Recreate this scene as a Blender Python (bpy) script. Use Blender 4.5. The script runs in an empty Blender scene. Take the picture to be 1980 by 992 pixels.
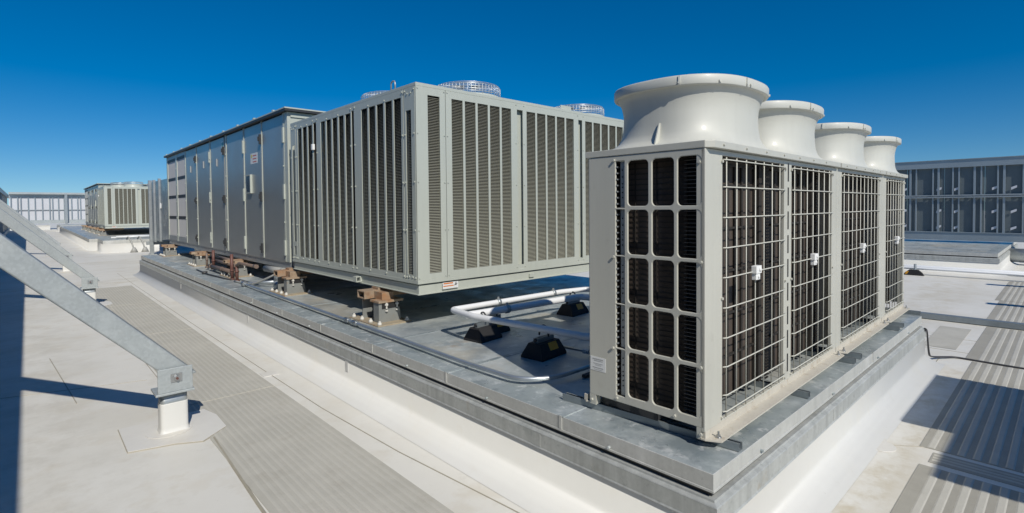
import bpy, bmesh, math, random
from mathutils import Vector, Matrix
random.seed(7)
C = bpy.context.scene.collection
R = math.radians
SC = bpy.context.scene

# ------------------------------------------------------------------ camera, sky, sun, exposure
YAW, PITCH, ROLL = 0.7498, 0.0268, -0.0092
cam = bpy.data.cameras.new('camera'); co = bpy.data.objects.new('camera', cam); C.objects.link(co)
co.location = (0, 0, 1.82)
fw = Vector((math.sin(YAW) * math.cos(PITCH), math.cos(YAW) * math.cos(PITCH), -math.sin(PITCH)))
rt = Vector((math.cos(YAW), -math.sin(YAW), 0)); up = rt.cross(fw)
r2 = rt * math.cos(ROLL) + up * math.sin(ROLL); u2 = -rt * math.sin(ROLL) + up * math.cos(ROLL)
co.rotation_euler = Matrix((r2, u2, -fw)).transposed().to_euler()
cam.sensor_fit = 'HORIZONTAL'; cam.sensor_width = 36
cam.lens = 1006.4 / 1980 * 36
cam.shift_y = -(496 - 428.2) / 1980
cam.clip_start = 0.02; cam.clip_end = 1000
SC.camera = co

SUN_EL, SUN_AZ = 41.0, 17.0          # azimuth: travel direction of the light, from +Y towards +X
w = bpy.data.worlds.new('World'); SC.world = w; w.use_nodes = True
nt = w.node_tree; bg = nt.nodes['Background']
sky = nt.nodes.new('ShaderNodeTexSky'); sky.sky_type = 'NISHITA'; sky.sun_disc = False
sky.sun_elevation = R(SUN_EL); sky.sun_rotation = R(180 + SUN_AZ)
sky.altitude = 300; sky.air_density = 1.0; sky.dust_density = 0.15; sky.ozone_density = 3.0
tc = nt.nodes.new('ShaderNodeTexCoord'); va = nt.nodes.new('ShaderNodeVectorMath'); va.operation = 'ADD'; va.inputs[1].default_value = (0, 0, .06)
vn = nt.nodes.new('ShaderNodeVectorMath'); vn.operation = 'NORMALIZE'
nt.links.new(tc.outputs['Generated'], va.inputs[0]); nt.links.new(va.outputs[0], vn.inputs[0]); nt.links.new(vn.outputs[0], sky.inputs['Vector'])
hs = nt.nodes.new('ShaderNodeHueSaturation'); hs.inputs['Saturation'].default_value = 1.55; hs.inputs['Value'].default_value = 1.58; hs.inputs['Hue'].default_value = 0.503
nt.links.new(sky.outputs[0], hs.inputs['Color']); nt.links.new(hs.outputs[0], bg.inputs['Color'])
bg.inputs['Strength'].default_value = 0.054
sd = bpy.data.lights.new('sun', 'SUN'); so = bpy.data.objects.new('sun', sd); C.objects.link(so)
sd.energy = 4.2; sd.angle = R(0.5); sd.color = (1.0, 0.945, 0.85)
a, e = R(SUN_AZ), R(SUN_EL)
so.rotation_euler = Vector((math.sin(a) * math.cos(e), math.cos(a) * math.cos(e), -math.sin(e))).to_track_quat('-Z', 'Y').to_euler()
so.location = (-10, -30, 30)
SC.view_settings.view_transform = 'Standard'; SC.view_settings.look = 'None'
SC.view_settings.exposure = 0.0; SC.view_settings.gamma = 1.0

# ------------------------------------------------------------------ materials
def mat(name, col, rough=0.6, metal=0.0, var=0.0, vscale=3.0, spots=None, bump=0.0, bscale=40.0,
        streak=0.0, spangle=0.0, spec=0.5, stretch=(1, 1, 1), coat=0.0, rvar=0.0):
    m = bpy.data.materials.new(name); m.use_nodes = True
    t = m.node_tree; N = t.nodes; L = t.links; b = N['Principled BSDF']
    b.inputs['Roughness'].default_value = rough; b.inputs['Metallic'].default_value = metal
    b.inputs['Specular IOR Level'].default_value = spec
    if coat: b.inputs['Coat Weight'].default_value = coat; b.inputs['Coat Roughness'].default_value = 0.15
    g = N.new('ShaderNodeNewGeometry')
    mp = N.new('ShaderNodeMapping'); mp.inputs['Scale'].default_value = stretch
    L.new(g.outputs['Position'], mp.inputs['Vector'])
    base = N.new('ShaderNodeRGB'); base.outputs[0].default_value = (*col, 1)
    cur = base.outputs[0]
    def mixin(cur, fac_socket, colour, mode='MIX'):
        x = N.new('ShaderNodeMix'); x.data_type = 'RGBA'; x.blend_type = mode
        L.new(fac_socket, x.inputs['Factor']); L.new(cur, x.inputs['A'])
        if isinstance(colour, tuple): x.inputs['B'].default_value = (*colour, 1)
        else: L.new(colour, x.inputs['B'])
        return x.outputs['Result']
    def noise(scale, detail=5, rough_=0.6, src=None):
        n = N.new('ShaderNodeTexNoise'); n.inputs['Scale'].default_value = scale
        n.inputs['Detail'].default_value = detail; n.inputs['Roughness'].default_value = rough_
        L.new(src or mp.outputs[0], n.inputs['Vector']); return n.outputs['Fac']
    def ramp(s, p0, p1, v0=0.0, v1=1.0):
        r = N.new('ShaderNodeMapRange'); r.inputs[1].default_value = p0; r.inputs[2].default_value = p1
        r.inputs[3].default_value = v0; r.inputs[4].default_value = v1
        L.new(s, r.inputs[0]); return r.outputs[0]
    if var:
        n = noise(vscale)
        cur = mixin(cur, ramp(n, .3, .7, var, 0), tuple(c * .55 for c in col))
        n2 = noise(vscale * 6.3)
        cur = mixin(cur, ramp(n2, .35, .75, 0, var * .6), tuple(min(1, c * 1.35) for c in col))
    if spangle:
        v = N.new('ShaderNodeTexVoronoi'); v.inputs['Scale'].default_value = 55
        L.new(g.outputs['Position'], v.inputs['Vector'])
        bw = N.new('ShaderNodeRGBToBW'); L.new(v.outputs['Color'], bw.inputs[0])
        cur = mixin(cur, ramp(bw.outputs[0], .2, .8, spangle, 0), tuple(c * .6 for c in col))
    if spots:
        for (sc_, lo, hi, amt, c2) in spots:
            n = noise(sc_, 8, .65)
            cur = mixin(cur, ramp(n, lo, hi, 0, amt), c2)
    if streak:
        m2 = N.new('ShaderNodeMapping'); m2.inputs['Scale'].default_value = (9, 9, .6)
        L.new(g.outputs['Position'], m2.inputs['Vector'])
        n = noise(1.5, 6, .6, m2.outputs[0])
        cur = mixin(cur, ramp(n, .45, .75, 0, streak), tuple(c * .5 for c in col))
    L.new(cur, b.inputs['Base Color'])
    if rvar:
        n = noise(vscale * 2.1); L.new(ramp(n, .3, .7, rough - rvar, rough + rvar), b.inputs['Roughness'])
    if bump:
        bp = N.new('ShaderNodeBump'); bp.inputs['Strength'].default_value = bump; bp.inputs['Distance'].default_value = 0.01
        L.new(noise(bscale), bp.inputs['Height']); L.new(bp.outputs[0], b.inputs['Normal'])
    return m

M = {}
M['membrane'] = mat('roof_membrane', (.68, .665, .61), .55, var=.10, vscale=.7, bump=.16, bscale=5,
    spots=[(.5, .46, .60, .40, (.54, .51, .43)), (2.2, .52, .62, .35, (.53, .48, .38)), (7, .57, .70, .22, (.46, .43, .36)), (22, .66, .72, .35, (.33, .30, .25)), (1.1, .56, .68, .35, (.76, .75, .72))])
def stain_band(m, axis, c0, c1, lo, hi, colour, amt):
    t = m.node_tree; N = t.nodes; L = t.links; b = N['Principled BSDF']
    src = b.inputs['Base Color'].links[0].from_socket
    g = N.new('ShaderNodeNewGeometry'); sp = N.new('ShaderNodeSeparateXYZ'); L.new(g.outputs['Position'], sp.inputs[0])
    def mr(s_, a_, b_, v0, v1):
        r = N.new('ShaderNodeMapRange'); r.interpolation_type = 'SMOOTHSTEP'
        for i, v in enumerate((a_, b_, v0, v1)): r.inputs[i + 1].default_value = v
        L.new(s_, r.inputs[0]); return r.outputs[0]
    def mul(p, q):
        k = N.new('ShaderNodeMath'); k.operation = 'MULTIPLY'; L.new(p, k.inputs[0]); L.new(q, k.inputs[1]); return k.outputs[0]
    ax = sp.outputs[axis]; mid = (c0 + c1) / 2
    f = mul(mr(ax, c0, mid, 0, 1), mr(ax, mid, c1, 1, 0))
    ot = sp.outputs['Y' if axis == 'X' else 'X']; f = mul(f, mul(mr(ot, lo, lo + .4, 0, 1), mr(ot, hi - .4, hi, 1, 0)))
    n = N.new('ShaderNodeTexNoise'); n.inputs['Scale'].default_value = 2.4; n.inputs['Detail'].default_value = 9; n.inputs['Roughness'].default_value = .7
    L.new(g.outputs['Position'], n.inputs['Vector']); f = mul(f, mr(n.outputs['Fac'], .42, .66, 0, amt))
    x = N.new('ShaderNodeMix'); x.data_type = 'RGBA'; L.new(f, x.inputs['Factor']); L.new(src, x.inputs['A']); x.inputs['B'].default_value = (*colour, 1)
    L.new(x.outputs['Result'], b.inputs['Base Color'])
stain_band(M['membrane'], 'Y', .62, 1.12, 2.4, 7.6, (.47, .41, .29), .85)
stain_band(M['membrane'], 'Y', 1.0, 2.6, 7.6, 16, (.50, .45, .34), .6)
stain_band(M['membrane'], 'Y', 16.2, 17.6, -1, 2.4, (.46, .42, .33), .6)
stain_band(M['membrane'], 'X', -.9, .9, 1.5, 16, (.50, .475, .41), .55)
M['skirt'] = mat('white_membrane', (.60, .60, .575), .5, var=.08, vscale=1.5, bump=.12, bscale=6,
    spots=[(1.3, .50, .66, .22, (.6, .56, .47)), (6, .58, .7, .2, (.52, .49, .42)), (25, .66, .72, .3, (.4, .37, .32))])
M['patch'] = mat('patch_membrane', (.66, .645, .60), .5, var=.12, vscale=2.5, bump=.15, bscale=12, spots=[(3, .5, .7, .3, (.5, .45, .36))])
M['seam'] = mat('seam_sealant', (.36, .33, .26), .6, var=.5, vscale=2.0)
M['pad'] = mat('walkway_membrane', (.43, .415, .36), .75, var=.14, vscale=2.2, bump=.2, bscale=60,
    spots=[(1.1, .46, .62, .40, (.52, .50, .44)), (5, .54, .68, .3, (.33, .30, .245)), (14, .6, .7, .25, (.56, .54, .48))])
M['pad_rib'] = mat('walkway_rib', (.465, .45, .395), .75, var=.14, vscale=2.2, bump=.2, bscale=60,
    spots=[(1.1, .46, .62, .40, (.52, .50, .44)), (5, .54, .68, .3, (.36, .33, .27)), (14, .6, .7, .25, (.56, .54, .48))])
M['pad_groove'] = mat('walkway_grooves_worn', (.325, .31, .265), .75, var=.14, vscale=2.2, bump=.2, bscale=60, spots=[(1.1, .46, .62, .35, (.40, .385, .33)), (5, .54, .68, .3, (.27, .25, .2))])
M['galv'] = mat('galvanized_steel', (.40, .43, .44), .42, .55, var=.25, vscale=3.5, spangle=.22, rvar=.10,
    spots=[(1.6, .5, .72, .35, (.55, .57, .57)), (6, .6, .75, .25, (.27, .30, .31))])
M['galv_cap'] = mat('galvanized_cap', (.40, .45, .455), .36, .35, var=.25, vscale=2.2, spangle=.15, rvar=.14, bump=.05, bscale=4,
    spots=[(1.6, .50, .62, .6, (.60, .64, .64)), (2.7, .50, .62, .7, (.24, .29, .31)), (9, .56, .64, .6, (.78, .80, .79)), (16, .58, .66, .5, (.20, .23, .25))])
M['galv_dirty'] = mat('galvanized_dirty_top', (.45, .49, .49), .38, .32, var=.25, vscale=1.4, spangle=.12, rvar=.14, bump=.05, bscale=4,
    spots=[(1.5, .49, .61, .6, (.62, .65, .64)), (2.3, .50, .60, .7, (.25, .30, .33)), (.8, .50, .62, .6, (.50, .45, .35)), (8, .57, .68, .5, (.70, .72, .71)), (1.9, .62, .70, .4, (.38, .26, .15))])
M['galv_face'] = mat('galvanized_face', (.51, .515, .485), .5, .12, var=.2, vscale=3, spangle=.15, streak=.3, bump=.05, bscale=5,
    spots=[(7, .56, .66, .45, (.40, .41, .39)), (2.2, .54, .66, .4, (.70, .70, .68)), (30, .62, .7, .35, (.28, .28, .26))])  # cap sides lighter and warmer than its top, tinted for sun and roof bounce
M['galv_flash'] = mat('galvanized_flashing_weathered', (.46, .475, .455), .5, .2, var=.3, vscale=4, spangle=.2, streak=.6, bump=.06, bscale=5,
    spots=[(6, .54, .64, .5, (.30, .32, .30)), (28, .58, .68, .5, (.22, .23, .22)), (3, .56, .66, .4, (.60, .61, .59)), (2.5, .64, .70, .4, (.34, .25, .15))])
M['galv_brace'] = mat('galvanized_brace', (.42, .455, .46), .5, .35, var=.2, vscale=2.2, spangle=.28, rvar=.08,
    spots=[(3, .52, .7, .35, (.54, .57, .57)), (1.3, .62, .75, .3, (.45, .46, .36)), (18, .66, .74, .4, (.2, .22, .22))])
M['duct'] = mat('duct_sheet_metal', (.22, .265, .30), .3, .75, var=.25, vscale=1.2, spangle=.12, rvar=.08)
M['paint'] = mat('grey_green_paint', (.445, .47, .415), .42, var=.07, vscale=2.0, streak=.12, coat=.1, bump=.05, bscale=2.2)
M['slat'] = mat('louvre_paint', (.35, .35, .29), .5, var=.08, vscale=3)
M['vrf'] = mat('warm_grey_paint', (.50, .495, .435), .40, var=.06, vscale=1.5, coat=.15, streak=.12, bump=.05, bscale=2.2, spots=[(9, .60, .70, .2, (.33, .31, .26)), (40, .66, .72, .25, (.28, .26, .22))])
M['cone'] = mat('cone_plastic', (.54, .54, .485), .5, var=.06, vscale=2.5, coat=.12, streak=.10, spots=[(12, .60, .72, .12, (.36, .34, .29))])
M['foot'] = mat('dirty_foot_paint', (.52, .49, .42), .6, var=.25, vscale=9, spots=[(11, .55, .7, .6, (.30, .23, .15))])
M['coil'] = mat('coil_fins', (.075, .058, .046), .7, .1, var=.3, vscale=6)
M['coil_dark'] = mat('coil_dark', (.028, .024, .020), .7, .1, var=.3, vscale=6)
M['coil_row'] = mat('coil_row_edges', (.16, .16, .155), .5, .4, var=.3, vscale=9)
M['black'] = mat('black_interior', (.012, .012, .013), .7)
M['rubber'] = mat('black_rubber', (.014, .014, .015), .75, var=.3, vscale=12, bump=.3, bscale=90)
M['rust'] = mat('rusty_steel', (.33, .25, .175), .8, .1, var=.3, vscale=7,
    spots=[(5, .45, .65, .75, (.33, .15, .055)), (9, .55, .7, .6, (.16, .075, .035)), (3, .6, .72, .5, (.42, .36, .27))])
M['rustplate'] = mat('rust_stained_plate', (.36, .30, .21), .75, .1, var=.3, vscale=5,
    spots=[(6, .52, .68, .75, (.33, .15, .05)), (14, .55, .7, .5, (.48, .42, .32))])
M['greysteel'] = mat('grey_spring_housing', (.24, .25, .24), .55, .2, var=.3, vscale=8, spots=[(6, .6, .72, .8, (.30, .15, .06))])
M['white'] = mat('white_plastic', (.78, .78, .76), .45, var=.05)
M['pipe'] = mat('white_pipe_jacket', (.74, .75, .75), .35, var=.07, vscale=6, coat=.2)
M['cap_seal'] = mat('bolt_sealant', (.58, .565, .52), .6, var=.1, vscale=20)
M['bolt'] = mat('zinc_bolt', (.45, .46, .46), .3, .85, var=.2, vscale=30)
M['door'] = mat('door_sheet_steel', (.37, .385, .375), .34, .55, var=.08, vscale=.8, rvar=.05)
M['filter'] = mat('filter_media', (.62, .60, .57), .8, var=.05, vscale=3)
M['dark'] = mat('dark_trim', (.03, .032, .035), .5, var=.2, vscale=10)
M['red'] = mat('red_brown_pipe', (.125, .055, .043), .55, var=.35, vscale=12)
M['copper'] = mat('brown_pipe', (.17, .125, .10), .5, var=.3, vscale=10)
M['conduit'] = mat('conduit_zinc', (.46, .50, .53), .34, .7, var=.2, vscale=9, rvar=.08)
M['strut'] = mat('strut_zinc', (.30, .34, .36), .42, .6, var=.25, vscale=9, spangle=.1)
M['cable'] = mat('black_cable', (.04, .04, .042), .5)
M['greycable'] = mat('grey_cable', (.33, .33, .31), .5, var=.1)
M['yellow'] = mat('yellow_tape', (.62, .30, .02), .45, var=.1, vscale=20)
M['labelw'] = mat('label_white', (.68, .69, .68), .5)
M['labelg'] = mat('label_grey', (.36, .37, .37), .5)
M['labelo'] = mat('label_orange', (.60, .19, .04), .5)
M['labelr'] = mat('label_red', (.50, .10, .08), .5)
M['labelt'] = mat('label_teal', (.0, .25, .23), .4)
M['labely'] = mat('label_yellow', (.6, .5, .1), .4)
M['window'] = mat('window_glass', (.05, .07, .10), .08, 0, coat=.5)
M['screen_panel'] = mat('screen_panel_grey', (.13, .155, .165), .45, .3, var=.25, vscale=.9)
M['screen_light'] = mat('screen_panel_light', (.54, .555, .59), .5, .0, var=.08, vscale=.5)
M['screen_steel'] = mat('screen_steel', (.33, .38, .41), .42, .5, var=.25, vscale=1.7, spangle=.08)
M['wire'] = mat('guard_wire', (.55, .57, .57), .35, .6)
M['wirep'] = mat('guard_wire_paint', (.54, .535, .47), .45)

# ------------------------------------------------------------------ mesh helpers
def wloc(o):
    v = Vector((0, 0, 0))
    while o is not None: v += o.location; o = o.parent
    return v
class MB:
    """collects shapes; build() links them as ONE mesh object. Coordinates are those of `self.local`'s frame (world if the parent is unrotated)."""
    def __init__(s): s.bm = bmesh.new(); s.mi = 0
    def _t(s, fs):
        for f in fs: f.material_index = s.mi
    def box(s, x0, y0, z0, x1, y1, z1, mi=None):
        if mi is not None: s.mi = mi
        v = [s.bm.verts.new((x, y, z)) for x in (x0, x1) for y in (y0, y1) for z in (z0, z1)]
        s._t([s.bm.faces.new([v[i] for i in f]) for f in ((0, 1, 3, 2), (4, 6, 7, 5), (0, 4, 5, 1), (2, 3, 7, 6), (0, 2, 6, 4), (1, 5, 7, 3))])
        return s
    def hexa(s, b, t):
        v = [s.bm.verts.new(p) for p in b] + [s.bm.verts.new(p) for p in t]
        n = len(b)
        s._t([s.bm.faces.new(v[:n][::-1]), s.bm.faces.new(v[n:])] + [s.bm.faces.new((v[i], v[(i + 1) % n], v[n + (i + 1) % n], v[n + i])) for i in range(n)])
        return s
    def prism(s, pts, d0, d1, axis='x'):
        """polygon pts swept along an axis between d0 and d1"""
        mk = {'x': lambda d, p: (d, p[0], p[1]), 'y': lambda d, p: (p[0], d, p[1]), 'z': lambda d, p: (p[0], p[1], d)}[axis]
        return s.hexa([mk(d0, p) for p in pts], [mk(d1, p) for p in pts])
    def bar(s, p, q, w, h, upv=(0, 0, 1)):
        p, q = Vector(p), Vector(q); d = (q - p).normalized(); sd_ = d.cross(Vector(upv)).normalized(); u = sd_.cross(d)
        c = [(-w / 2, -h / 2), (w / 2, -h / 2), (w / 2, h / 2), (-w / 2, h / 2)]
        return s.hexa([p + sd_ * x + u * y for x, y in c], [q + sd_ * x + u * y for x, y in c])
    def tube(s, pts, r, n=10, cap=True):
        pts = [Vector(p) for p in pts]; rings = []; prev = None
        for i, p in enumerate(pts):
            d = ((pts[min(i + 1, len(pts) - 1)] - p).normalized() + (p - pts[max(i - 1, 0)]).normalized()).normalized()
            a_ = prev if prev is not None else (Vector((0, 0, 1)) if abs(d.z) < .9 else Vector((1, 0, 0)))
            u = (a_ - d * a_.dot(d)).normalized(); v = d.cross(u); prev = u
            rings.append([s.bm.verts.new(p + (u * math.cos(t) + v * math.sin(t)) * r) for t in [2 * math.pi * k / n for k in range(n)]])
        fs = []
        for A, B in zip(rings, rings[1:]):
            for k in range(n):
                f = s.bm.faces.new((A[k], A[(k + 1) % n], B[(k + 1) % n], B[k])); f.smooth = True; fs.append(f)
        if cap: fs += [s.bm.faces.new(rings[0][::-1]), s.bm.faces.new(rings[-1])]
        s._t(fs); return s
    def loft(s, rings, smooth=True, cap0=False, cap1=False):
        rs = [[s.bm.verts.new(p) for p in r] for r in rings]; n = len(rs[0]); fs = []
        for A, B in zip(rs, rs[1:]):
            for k in range(n):
                f = s.bm.faces.new((A[k], A[(k + 1) % n], B[(k + 1) % n], B[k])); f.smooth = smooth; fs.append(f)
        if cap0: fs.append(s.bm.faces.new(rs[0][::-1]))
        if cap1: fs.append(s.bm.faces.new(rs[-1]))
        s._t(fs); return s
    def cyl(s, c, r, h, n=12, axis=(0, 0, 1), r2_=None):
        c = Vector(c); d = Vector(axis).normalized(); a_ = Vector((0, 0, 1)) if abs(d.z) < .9 else Vector((1, 0, 0))
        u = (a_ - d * a_.dot(d)).normalized(); v = d.cross(u); r2_ = r if r2_ is None else r2_
        ring = lambda o, rr: [c + d * o + (u * math.cos(2 * math.pi * k / n) + v * math.sin(2 * math.pi * k / n)) * rr for k in range(n)]
        return s.loft([ring(0, r), ring(h, r2_)], n > 8, True, True)
    def quad(s, *p):
        s._t([s.bm.faces.new([s.bm.verts.new(x) for x in p])]); return s
    def mesh(s, me, mtx, mi=None):
        if mi is not None: s.mi = mi
        b = bmesh.new(); b.from_mesh(me); b.transform(mtx)
        mp = {v: s.bm.verts.new(v.co) for v in b.verts}
        for f in b.faces:
            try:
                g = s.bm.faces.new([mp[v] for v in f.verts]); g.material_index = s.mi
            except ValueError: pass
        b.free(); return s
    def build(s, name, m, parent=None, origin=None, bevel=0.0, kind=None):
        ms = m if isinstance(m, (list, tuple)) else [m]
        bmesh.ops.recalc_face_normals(s.bm, faces=s.bm.faces[:])
        o0 = Vector(origin) if origin is not None else (wloc(parent) if parent is not None else Vector((0, 0, 0)))
        if o0.length: bmesh.ops.translate(s.bm, verts=s.bm.verts[:], vec=-o0)
        me = bpy.data.meshes.new(name); s.bm.to_mesh(me); s.bm.free()
        for x in ms: me.materials.append(x)
        o = bpy.data.objects.new(name, me); C.objects.link(o)
        if parent is not None: o.parent = parent
        elif origin is not None: o.location = origin
        if bevel:
            b = o.modifiers.new('bevel', 'BEVEL'); b.width = bevel; b.segments = 2; b.limit_method = 'ANGLE'; b.angle_limit = R(40)
        if kind: o['kind'] = kind
        return o
def holes(outer, inner, thick, rad=0.0, bev=0.0, seg=5):
    """flat plate in XY with openings, as a mesh: outer/inner are (x0,y0,x1,y1)"""
    cu = bpy.data.curves.new('plate', 'CURVE'); cu.dimensions = '2D'; cu.fill_mode = 'BOTH'
    cu.extrude = thick / 2 - bev; cu.bevel_depth = bev; cu.bevel_resolution = 1; cu.offset = -bev
    def spl(x0, y0, x1, y1, r):
        if r: 
            pts = []
            for cx, cy, a0 in ((x1 - r, y0 + r, -90), (x1 - r, y1 - r, 0), (x0 + r, y1 - r, 90), (x0 + r, y0 + r, 180)):
                for k in range(seg + 1):
                    t = R(a0 + 90 * k / seg); pts.append((cx + r * math.cos(t), cy + r * math.sin(t)))
        else: pts = [(x0, y0), (x1, y0), (x1, y1), (x0, y1)]
        sp = cu.splines.new('POLY'); sp.points.add(len(pts) - 1)
        for p, q in zip(sp.points, pts): p.co = (q[0], q[1], 0, 1)
        sp.use_cyclic_u = True
    spl(*outer, 0)
    for h in inner: spl(*h[:4], h[4] if len(h) > 4 else rad)
    o = bpy.data.objects.new('plate', cu); C.objects.link(o)
    dg = bpy.context.evaluated_depsgraph_get(); me = bpy.data.meshes.new_from_object(o.evaluated_get(dg))
    bpy.data.objects.remove(o); bpy.data.curves.remove(cu); return me
def frameY(y, x=0, z=0):   # plate XY -> world XZ plane at depth y (outside faces -Y)
    return Matrix.Translation((x, y, z)) @ Matrix.Rotation(math.pi / 2, 4, 'X')
def frameX(x):             # plate (u,v) -> (x, y=u, z=v)
    return Matrix(((0, 0, 1, x), (1, 0, 0, 0), (0, 1, 0, 0), (0, 0, 0, 1)))
def tag(o, label, cat, group=None):
    o['label'] = label; o['category'] = cat
    if group: o['group'] = group
    return o
def thing(name, loc, label, cat, group=None, rz=0):
    o = bpy.data.objects.new(name, None); C.objects.link(o); o.location = loc; o.rotation_euler = (0, 0, rz)
    o.empty_display_size = .2
    return tag(o, label, cat, group)
def dup(root, off, label=None, group=None, parent=None):
    c = root.copy(); C.objects.link(c)
    if parent is None: c.location = root.location + Vector(off)
    else: c.parent = parent
    if label: c['label'] = label
    if group: c['group'] = group
    for ch in root.children: dup(ch, off, None, None, c)
    return c
def screws(mb, pts, n, r=.007, h=.006, mi=0):
    mb.mi = mi
    for p in pts: mb.cyl(p, r, h, 6, n)

# ------------------------------------------------------------------ roof, walkways
def sheet(name, pts, z, m, kind='structure'):
    mb = MB(); mb.quad(*[(x, y, z) for x, y in pts]); return mb.build(name, m, kind=kind)
sheet('roof', [(-60, -60), (160, -60), (160, 200), (-60, 200)], 0, M['membrane'])
def strip(mb, pts, wd, z0, z1):
    for (x0, y0), (x1, y1) in zip(pts, pts[1:]):
        d = Vector((x1 - x0, y1 - y0, 0)).normalized(); n = Vector((-d.y, d.x, 0)) * wd / 2; p = Vector((x0, y0, 0)); q = Vector((x1, y1, 0))
        mb.hexa([v + Vector((0, 0, z0)) for v in (p - n, q - n, q + n, p + n)], [v + Vector((0, 0, z1)) for v in (p - n * .5, q - n * .5, q + n * .5, p + n * .5)])
mb = MB()
strip(mb, [(2.14, 1.6), (2.095, 2.27), (1.99, 3.4), (1.93, 4.65), (1.90, 9.4), (1.89, 19)], .010, 0, .0035)
strip(mb, [(2.2, 1.0), (4.6, 1.005)], .009, 0, .0035); strip(mb, [(4.86, 1.01), (7.9, 1.035)], .009, 0, .0035)
strip(mb, [(4.7, .93), (4.95, .62), (5.6, .1), (7, -1)], .009, 0, .0035)
strip(mb, [(.30, 6.4), (.16, 8.6)], .009, 0, .0035); strip(mb, [(-1.2, 7.4), (.9, 6.75)], .007, 0, .003)
strip(mb, [(-1.2, 16.5), (2.0, 16.5)], .012, 0, .0035); strip(mb, [(-1.2, 23.5), (2.2, 23.5)], .014, 0, .0035)
strip(mb, [(8.3, 1.7), (8.3, -3)], .010, 0, .0035); strip(mb, [(8.9, 3.5), (9.4, -3)], .008, 0, .0035)
strip(mb, [(1.05, 4.66), (1.0, 3.4), (.97, 2.0)], .022, 0, .006)
strip(mb, [(.98, 12.0), (1.0, 5.4)], .008, 0, .0035)
strip(mb, [(-1.0, 4.1), (-.05, 4.25), (.15, 3.6)], .007, 0, .003)
mb.build('roof_seam', M['seam'], kind='structure')
def walkway(x0, y0, x1, y1, along, pitch=.05, hh=.0022, ms=None):
    mb = MB(); z = .004
    mb.mi = 0; mb.box(x0, y0, .0005, x1, y1, z)
    mb.mi = 1
    if along == 'y':
        n = int((x1 - x0 - .04) / pitch)
        for i in range(n):
            u = x0 + .03 + (i + .25) * pitch
            mb.hexa([(u, y0 + .01, z), (u + pitch * .55, y0 + .01, z), (u + pitch * .55, y1 - .01, z), (u, y1 - .01, z)],
                    [(u + .008, y0 + .01, z + hh), (u + pitch * .55 - .008, y0 + .01, z + hh), (u + pitch * .55 - .008, y1 - .01, z + hh), (u + .008, y1 - .01, z + hh)])
    else:
        n = int((y1 - y0 - .04) / pitch)
        for i in range(n):
            u = y0 + .03 + (i + .25) * pitch
            mb.hexa([(x0 + .01, u, z), (x1 - .01, u, z), (x1 - .01, u + pitch * .55, z), (x0 + .01, u + pitch * .55, z)],
                    [(x0 + .01, u + .008, z + hh), (x1 - .01, u + .008, z + hh), (x1 - .01, u + pitch * .55 - .008, z + hh), (x0 + .01, u + pitch * .55 - .008, z + hh)])
    return mb.build('walkway', ms or [M['pad'], M['pad_rib']], kind='structure')
for y0, y1 in ((.2, 5.57), (5.585, 9.2), (9.215, 12.4), (12.42, 15.6)):
    walkway(1.02, y0, 1.82, y1, 'y')
for x0, x1, y1 in ((.9, 4.52, .70), (4.86, 7.9, .75), (7.98, 10.3, .82), (10.46, 13.2, .88), (13.22, 16.6, .95)):
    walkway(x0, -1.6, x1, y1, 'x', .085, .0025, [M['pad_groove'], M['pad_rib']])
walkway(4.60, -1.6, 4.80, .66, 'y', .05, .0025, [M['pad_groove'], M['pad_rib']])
sheet('walkway', [(8.4, .95), (9.9, .95), (9.9, 1.3), (8.4, 1.28)], .004, M['pad'])
# round weld patches and square patches on the membrane
mb = MB()
for cx, cy, rr in ((4.65, .965, .11), (4.76, 1.035, .10)):
    mb.cyl((cx, cy, 0.0), rr, .005 + rr * .02, 24)
mb.box(1.84, 5.95, 0, 2.0, 6.12, .004)
mb.build('roof_patch', M['patch'], kind='structure')

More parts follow.
